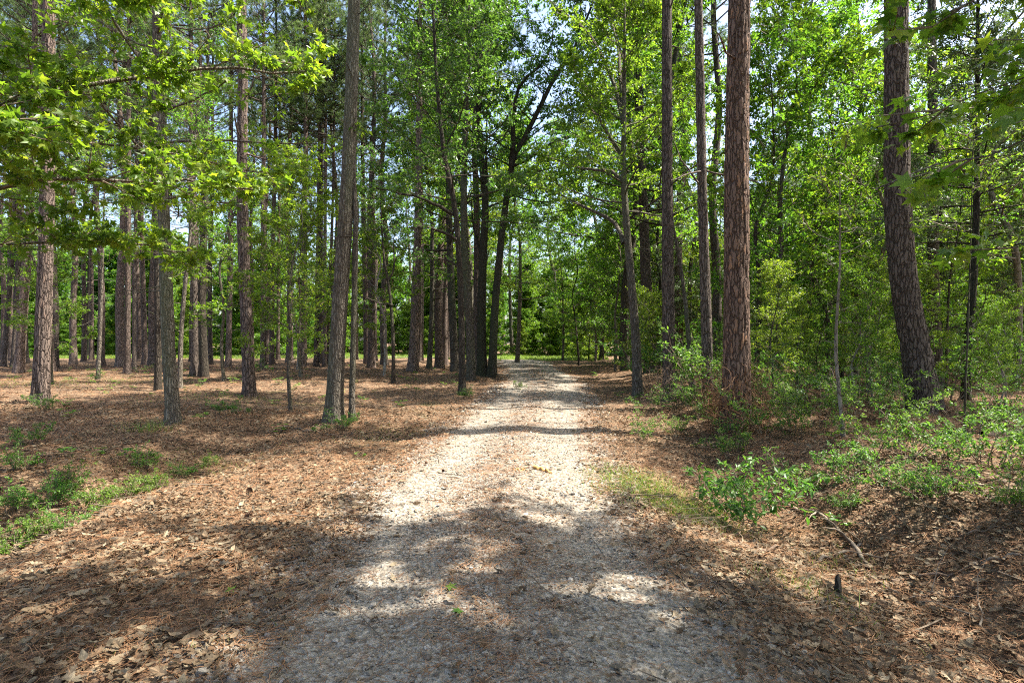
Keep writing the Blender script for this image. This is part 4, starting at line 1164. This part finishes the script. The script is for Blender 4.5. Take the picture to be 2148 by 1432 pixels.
SH = {}
for k in range(3):
    SH['shrub%d' % k] = ('shrub', 'shrub', shrub_mesh(400 + k, 1.15, 7, 9, 3, 6, .055, .75).mesh('shrub', [M['shrub_leaf'], M['twig']]))
for k in range(2):
    SH['low%d' % k] = ('shrub', 'shrub', shrub_mesh(410 + k, .55, 9, 7, 3, 6, .042, 1.0, sub=.18).mesh('shrub', [M['shrub_leaf'], M['twig']]))
for k in range(2):
    SH['weed%d' % k] = ('weed', 'weed', shrub_mesh(420 + k, .46, 13, 7, 3, 5, .034, .75, sub=.12).mesh('weed', [M['weed_leaf'], M['twig']]))
for k in range(3):
    SH['seed%d' % k] = ('seedling', 'seedling', seedling_geo(430 + k, 6 + 2 * k, .07, .2, (OVAL_A, LEAF7, OVAL_B)[k]).mesh('seedling', [M['weed_leaf'], M['twig']]))
SH['big'] = ('shrub', 'shrub', shrub_mesh(440, .85, 8, 8, 3, 5, .085, 1.1, sub=.32, flat=.35).mesh('shrub', [M['shrub_leaf'], M['twig']]))
for k, (n, c, me) in SH.items():
    LIB[k] = dict(name=n, cat=c, parts=[('self', me, None)], root=None)

RB = np.random.default_rng(77)
for key, px, py, sc, lab in (
    ('shrub0', 1345, 925, 0.53, 'bright green shrub at the right road edge where the bank begins'),
    ('low0', 1425, 912, .8, 'low leafy shrub right of the bright one at the road edge'),
    ('shrub1', 1490, 895, 0.69, 'leafy shrub in front of the grey pine left of the great reddish pine'),
    ('shrub2', 1605, 915, 0.86, 'spreading shrub with lit leaves just right of the great reddish pine'),
    ('shrub0', 1665, 905, 0.99, 'tall leafy shrub on the bank midway to the pale sapling'),
    ('shrub1', 1718, 900, 0.90, 'dense shrub directly left of the pale sapling'),
    ('shrub2', 1838, 945, 0.82, 'glossy-leaved shrub on the bank right of the pale sapling'),
    ('low1', 1905, 960, 1.1, 'low glossy shrub in front of the massive curved pine'),
    ('shrub0', 1985, 985, 0.65, 'small shrub on the shaded bank under the cedar'),
    ('low0', 2075, 985, 1.2, 'low wide shrub near the right edge of the bank'),
    ('shrub1', 2135, 960, 0.77, 'shrub cut off by the right edge of the view'),
    ('big', 1560, 1105, .95, 'big-leaved green shrub standing in the right roadside ditch'),
    ('low1', 1660, 1040, 1.0, 'low shrub with lit sprigs behind the big-leaved ditch shrub'),
    ('low0', 1790, 1010, .9, 'low shrub in the middle of the right bank'),
    ('low1', 1765, 1070, .6, 'small dark shrub in the shade of the right bank'),
    ('shrub2', 1360, 862, 0.65, 'shrub at the foot of the roadside oak with arching limbs'),
    ('shrub0', 1425, 852, 0.69, 'shrub hugging the dark pine left of the leaning dead stem'),
    ('shrub1', 1740, 845, 1.12, 'tall shrub in the shade behind the pale sapling'),
    ('shrub2', 1815, 850, 1.12, 'tall shrub left of the massive curved pine, behind the sapling'),
    ('shrub0', 1640, 835, 1.12, 'tall shrub behind the dry vines right of the great reddish pine'),
    ('shrub1', 2100, 850, 1.03, 'tall shrub right of the cedar at the edge of the view'),
    ('weed0', 45, 985, 0.70, 'leafy weed at the far left end of the left ditch'),
    ('weed1', 25, 1075, 0.77, 'weed cut off by the left edge above the ditch'),
    ('weed0', 150, 1030, 0.73, 'dark green weed on the far lip of the left ditch'),
    ('weed1', 205, 1070, 0.80, 'tallest bright weed in the middle of the left ditch'),
    ('weed0', 262, 1050, 0.77, 'bright weed right of the tallest one in the left ditch'),
    ('weed1', 325, 1030, 0.70, 'bright low weed toward the right part of the left ditch'),
    ('weed0', 385, 1000, 0.59, 'dark weed near the right end of the left ditch'),
    ('weed1', 440, 978, 0.52, 'small weed at the right tip of the left ditch'),
    ('weed0', 150, 1115, 0.66, 'shaded weed on the near lip of the left ditch'),
    ('weed1', 85, 1130, 0.70, 'shaded weed beside the near lip of the left ditch'),
    ('weed0', 20, 1160, 0.70, 'dark weed in the lower left end of the ditch'),
    ('low0', 65, 935, .7, 'broad-leaved low shrub with yellow-green leaves near the left edge'),
    ('low1', 705, 905, .75, 'leafy sprigs at the foot of the big leaning grey trunk'),
    ('low0', 735, 888, .4, 'few leaves sprouting at the foot of the slim grey stem'),
    ('low0', 85, 862, .8, 'leafy sprigs round the foot of the thick lit pine at left'),
    ('low1', 480, 870, .8, 'dark green sprig standing alone right of the bent grey oak'),
    ('shrub0', 205, 800, 0.52, 'green tuft at the foot of the slim crooked stem'),
    ('low1', 545, 778, 1.1, 'small green bush beside the pines behind the reddish leaning one'),
    ('low0', 1085, 817, .6, 'pale green sprig by the road in front of the dark clump'),
    ('shrub1', 1455, 868, 0.86, 'leafy shrub below the leaning dead stem'),
    ('shrub2', 1545, 925, 0.65, 'shrub with pale lit leaves directly in front of the great reddish pine'),
    ('shrub0', 1590, 878, 1.07, 'light green shrub close behind the right side of the great reddish pine'),
    ('shrub2', 1690, 865, 1.16, 'light green shrub standing behind the dense one left of the pale sapling'),
    ('shrub1', 1790, 885, 1.03, 'broad shrub right behind the pale sapling'),
    ('shrub0', 1860, 885, 0.95, 'airy shrub before the massive curved pine on its left side'),
    ('shrub2', 2060, 900, 0.95, 'airy shrub right of the massive curved pine, before the cedar'),
    ('low0', 1540, 960, .9, 'low sprig on the needles in front of the great reddish pine'),
    ('low1', 1850, 1030, .8, 'low sprig on the middle of the shaded right bank'),
    ('low0', 1960, 1060, .9, 'low dark shrub on the lower right bank'),
    ('low1', 2095, 1070, .9, 'low shrub low down on the bank at the right edge'),
    ('weed1', 300, 985, 0.77, 'dark tall weed behind the bright ones of the left ditch'),
    ('weed1', 110, 1065, 0.85, 'mid-green weed left of the tallest bright one of the left ditch'),
    ('low1', 975, 835, .7, 'sprig at the foot of the dark slim oak in the clump'),
):
    p = at(px, py)
    plant(key, p[0], p[1], lab, None, sc, RB.uniform(0, 6.28))
n = 0
while n < 270:
    x, y = wedge(1, 6, 36, RB); x, y = float(x[0]), float(y[0])
    if abs(road_off(x, y)) < 1.5 or (x > 0 and RB.random() < .5) or RB.random() > vnoise(np.array(x * .3), np.array(y * .3), 8) * 1.5:
        continue
    plant('seed%d' % RB.integers(3), x, y, 'small green seedling poking out of the leaf litter', 'seedlings on the forest floor', RB.uniform(.6, 1.5)); n += 1
n = 0
while n < 64:
    y = RB.uniform(12, 40); x = RB.uniform(3.8, 36)
    if px_of(x, y) > 2200 or px_of(x, y) < 1300 or not off_road(x, y, 3.4):
        continue
    plant('shrub%d' % RB.integers(3), x, y, 'leafy undergrowth shrub in the shade of the right woods', 'undergrowth shrubs of the right woods', RB.uniform(.9, 2.2)); n += 1

# ------------------------------------------------------------------ fallen wood, cones, stump, vine
def fallen(name, label, pts, r0, r1, mat, seed, cat='stick', forks=0, wob=.03, lift=.5):
    rs = np.random.default_rng(seed); W = [at(*p) for p in pts]
    W = catmull(np.array(W), 14); W[:, :2] += rs.normal(0, wob * .3, (14, 2)); r0, r1 = r0 * .72, r1 * .72
    W[:, 2] = ground(W[:, 0], W[:, 1]) + np.linspace(r0, r1, 14) * lift + .02 + .015 * np.sin(np.arange(14) * 1.3 + seed)
    o0 = W[0].copy(); W = W - o0; g = Geo()
    tube(g, W, np.linspace(r0, r1, 14) * (1 + rs.normal(0, .06, 14)), 9, 0, .08, seed)
    g.add(W[0] + 0 * W[:3], [[0, 1, 2]], 0)
    for k in range(forks):
        i = rs.integers(3, 12); d = norm(W[i] - W[i - 1] + rs.normal(0, .5, 3) + UP * .3)
        Q = limb_path(rs, W[i], d, rs.uniform(.15, .5), 6, -.2, .25)
        tube(g, Q, np.linspace(r1 * .9, .002, 6), 5, 0, cap=False)
    o = link(name, g.mesh(name, [M[mat]])); o.location = o0
    return tag(o, label, cat)


fallen('fallen_branch', 'long pale fallen branch lying across the right ditch', [(1620, 1058), (1700, 1078), (1762, 1120), (1830, 1195)], .018, .03, 'dead_wood', 1, 'branch', 3)
fallen('fallen_branch', 'curved reddish bare branch arching over the leaves at lower right', [(1870, 1228), (1920, 1215), (1985, 1212), (2040, 1190), (2130, 1172)], .016, .006, 'brown_stick', 2, 'branch', 4)
fallen('fallen_branch', 'short thick grey limb half under the long pale branch', [(1705, 1182), (1750, 1170), (1802, 1150)], .026, .018, 'dead_wood', 3, 'branch')
fallen('fallen_branch', 'dark stick lying along the right edge of the gravel', [(1470, 1115), (1530, 1145), (1590, 1160), (1630, 1180)], .012, .007, 'brown_stick', 4, 'branch', 3)
fallen('fallen_branch', 'thin dark stick pointing up the ditch side at lower right', [(1660, 1150), (1590, 1165)], .02, .026, 'brown_stick', 5, 'branch')
fallen('fallen_branch', 'grey crooked stick at the far right below the bank', [(2062, 1330), (2058, 1285), (2048, 1240)], .011, .006, 'dead_wood', 6, 'branch', 2)
fallen('fallen_branch', 'stout grey branch end near the right edge on the lit slope', [(2035, 1196), (2080, 1180), (2147, 1166)], .018, .012, 'dead_wood', 7, 'branch')
fallen('fallen_branch', 'dark log lying on the shaded bank at the right edge', [(2060, 918), (2110, 915), (2147, 910)], .07, .06, 'brown_stick', 8, 'log')
fallen('fallen_branch', 'long dark stick lying level in front of the big leaning grey trunk', [(760, 922), (820, 918), (900, 920)], .014, .008, 'brown_stick', 9, 'branch', 2)
fallen('fallen_branch', 'crossed dry branch in front of the big leaning grey trunk', [(640, 905), (690, 915), (740, 925)], .02, .012, 'brown_stick', 10, 'branch', 4)
fallen('fallen_branch', 'pale thin stick left of the big leaning grey trunk', [(585, 897), (620, 899), (650, 905)], .012, .008, 'dead_wood', 11, 'branch', 2)
fallen('fallen_branch', 'pale curved twig on the needles in front of the slender forked stem', [(820, 841), (850, 845), (870, 840)], .014, .008, 'dead_wood', 12, 'branch')
fallen('fallen_branch', 'thin grey branch lying aslant below the curved reddish one at lower right', [(1905, 1262), (1960, 1252), (2030, 1262)], .009, .005, 'dead_wood', 31, 'branch', 2)
fallen('fallen_branch', 'pale twig lying level in the leaves near the bottom right corner', [(1835, 1360), (1900, 1352), (1962, 1358)], .009, .004, 'dead_wood', 32, 'branch', 2)
fallen('fallen_branch', 'short slanting twig on the litter right of the gravel bottom edge', [(1790, 1376), (1810, 1355), (1835, 1338)], .008, .004, 'dead_wood', 33, 'branch')
fallen('fallen_branch', 'forked brown branch on the bank above the curved reddish one', [(2010, 1130), (2060, 1118), (2120, 1108)], .011, .005, 'brown_stick', 34, 'branch', 3)
fallen('fallen_branch', 'pale dead branch lying among the low shrubs of the right bank', [(1820, 985), (1880, 972), (1950, 958)], .014, .007, 'dead_wood', 35, 'branch', 4)
fallen('fallen_branch', 'dry branched stick at the right road edge by the grass', [(1285, 985), (1330, 972), (1385, 975)], .010, .005, 'dead_wood', 36, 'branch', 3)
fallen('fallen_branch', 'dark stick lying beside the right edge of the sunlit gravel', [(1215, 968), (1245, 985), (1270, 1000)], .010, .006, 'brown_stick', 37, 'branch')
fallen('fallen_branch', 'dry fallen branch on the needles left of the reddish leaning pine', [(395, 868), (430, 858), (470, 856)], .014, .008, 'dead_wood', 38, 'branch', 2)
fallen('fallen_branch', 'dark curved stick on the floor in front of the bent grey oak', [(170, 900), (215, 895), (250, 898)], .014, .008, 'brown_stick', 39, 'branch', 1)
fallen('stick', 'dark stick lying on the shaded gravel left of the road middle', [(1040, 1205), (1070, 1215), (1100, 1222)], .010, .005, 'brown_stick', 13, 'stick')
fallen('stick', 'slanting dark stick on the gravel at the lower middle', [(1130, 1285), (1155, 1278), (1182, 1270)], .009, .005, 'brown_stick', 14, 'stick', 1)
fallen('stick', 'long thin stick near the bottom edge of the road', [(1020, 1382), (1070, 1384), (1110, 1392)], .008, .004, 'brown_stick', 15, 'stick', 1)
fallen('stick', 'dark broken stick in the sunlit litter above the left shade', [(225, 1096), (250, 1085), (270, 1068)], .012, .006, 'brown_stick', 16, 'stick', 1)
fallen('stick', 'thin pale stick lying in the leaves at lower left', [(150, 1332), (180, 1325), (205, 1335)], .008, .005, 'dead_wood', 17, 'stick', 1)
fallen('stick', 'grey stick lying aslant in the leaves at lower left', [(230, 1325), (250, 1305), (262, 1292)], .008, .005, 'dead_wood', 18, 'stick')
fallen('stick', 'curved root-like stick on the left gravel edge', [(470, 1270), (500, 1262), (520, 1252), (528, 1235)], .018, .010, 'brown_stick', 19, 'stick')
fallen('wood_chunk', 'chunk of orange rotten wood on the sunlit road', [(1120, 986), (1136, 989), (1156, 995)], .035, .022, 'rotten', 20, 'wood')
fallen('wood_chunk', 'narrow splinter of orange wood left of the bigger chunk on the road', [(1076, 989), (1090, 989), (1102, 988)], .014, .010, 'rotten', 21, 'wood')

b = at(1757, 1250)
g = Geo(); tube(g, catmull([[0, 0, -.1], [.004, .005, .04], [.012, .012, .10], [.012, .016, .15], [.02, .02, .165]], 16), np.r_[np.linspace(.032, .022, 13), .019, .013, .004], 12, 0, .3, 4)
o = link('stump', g.mesh('stump', [M['dark_bark']])); o.location = b; tag(o, 'short dark cut stub standing up from the leaves at lower right', 'stump')

GOLD = 2.39996
g = Geo(); kk = np.arange(70); zz = kk / 69.0
rr = .028 * np.sin(np.pi * (.12 + .8 * zz)); aa = kk * GOLD
pos = np.stack([rr * .5 * np.cos(aa), rr * .5 * np.sin(aa), zz * .07], 1); X = np.stack([np.cos(aa), np.sin(aa), .55 + 0 * aa], 1)
stamp(g, OVAL_A[0], OVAL_A[1], pos, X, UP + 0 * X, .012 + rr * .75, 0)
tube(g, np.array([[0, 0, 0], [0, 0, .035], [0, 0, .068]]), [.010, .013, .004], 8, 0)
cone = g.mesh('pine_cone', [M['cone']])
for k, (px, py, lab) in enumerate(((527, 1037, 'pine cone on the sunlit litter, the upper of two left of the road'), (513, 1091, 'dark pine cone in the shade edge, the lower of two left of the road'),
                                   (896, 979, 'small cone on the bright gravel, the left of two'), (932, 995, 'small cone on the bright gravel, the right of two'),
                                   (1073, 855, 'dark cone on the road beyond the sunny patch, left side'), (1142, 868, 'dark cone in the middle of the shaded road'), (1218, 845, 'cone near the right side of the far road'))):
    p = at(px, py); o = link('pine_cone', cone); o.location = p + np.array([0, 0, .05]); o.rotation_euler = (1.45, .2 * k, k * 1.9); o.scale = (.9, .9, .9) if k < 2 else (.55, .55, .55)
    tag(o, lab, 'pine cone')
g = Geo(); stamp(g, STAR[0], STAR[1], np.zeros((1, 3)), np.array([[1., .2, 0]]), np.array([[.1, 0, 1.]]), .075, 0)
gleaf = g.mesh('fallen_leaf', [M['weed_leaf']])
for px, py, rz, lab in ((938, 1245, .4, 'fresh green leaf lying on the shaded gravel, the upper of two'), (968, 1297, 2.5, 'fresh green leaf lying on the shaded gravel, the lower of two'), (480, 1253, 1.2, 'green leaf on the dead leaves at the left gravel edge')):
    p = at(px, py); o = link('fallen_leaf', gleaf); o.location = p + np.array([0, 0, .035]); o.rotation_euler = (.15, -.2, rz); tag(o, lab, 'leaf')

# ------------------------------------------------------------------ light, sky, camera
W = bpy.data.worlds.new('World'); scene.world = W; W.use_nodes = True
nt = W.node_tree; nt.nodes.clear()
sky = nt.nodes.new('ShaderNodeTexSky'); sky.sky_type = 'NISHITA'; sky.sun_disc = False
sky.sun_elevation = SUN_EL; sky.sun_rotation = SUN_AZ; sky.air_density = .9; sky.dust_density = 3.5; sky.ozone_density = 1.0
bg = nt.nodes.new('ShaderNodeBackground'); bg.inputs['Strength'].default_value = .13
out = nt.nodes.new('ShaderNodeOutputWorld')
nt.links.new(sky.outputs[0], bg.inputs[0]); nt.links.new(bg.outputs[0], out.inputs[0])
sl = bpy.data.lights.new('sun', 'SUN'); sl.energy = 5.0; sl.angle = math.radians(.53); sl.color = (1, .94, .84)
so = bpy.data.objects.new('sun', sl); COL.objects.link(so)
so.rotation_euler = Vector(SUN).to_track_quat('Z', 'Y').to_euler(); so.location = (20, -5, 40)

cam = bpy.data.cameras.new('camera'); co = bpy.data.objects.new('camera', cam); COL.objects.link(co)
cam.sensor_width = 36; cam.lens = 36 * F / 2148; cam.clip_start = .05; cam.clip_end = 2000
co.location = (0, 0, CAMH); co.rotation_euler = (math.radians(90), 0, 0)
scene.camera = co
scene.view_settings.view_transform = 'Standard'; scene.view_settings.look = 'None'
scene.view_settings.exposure = 1.95; scene.view_settings.gamma = 1
cy = scene.cycles
cy.use_denoising = False; cy.filter_width = 1.1; cy.max_bounces = 10; cy.diffuse_bounces = 6; cy.glossy_bounces = 2; cy.transmission_bounces = 8
cy.caustics_reflective = False; cy.caustics_refractive = False
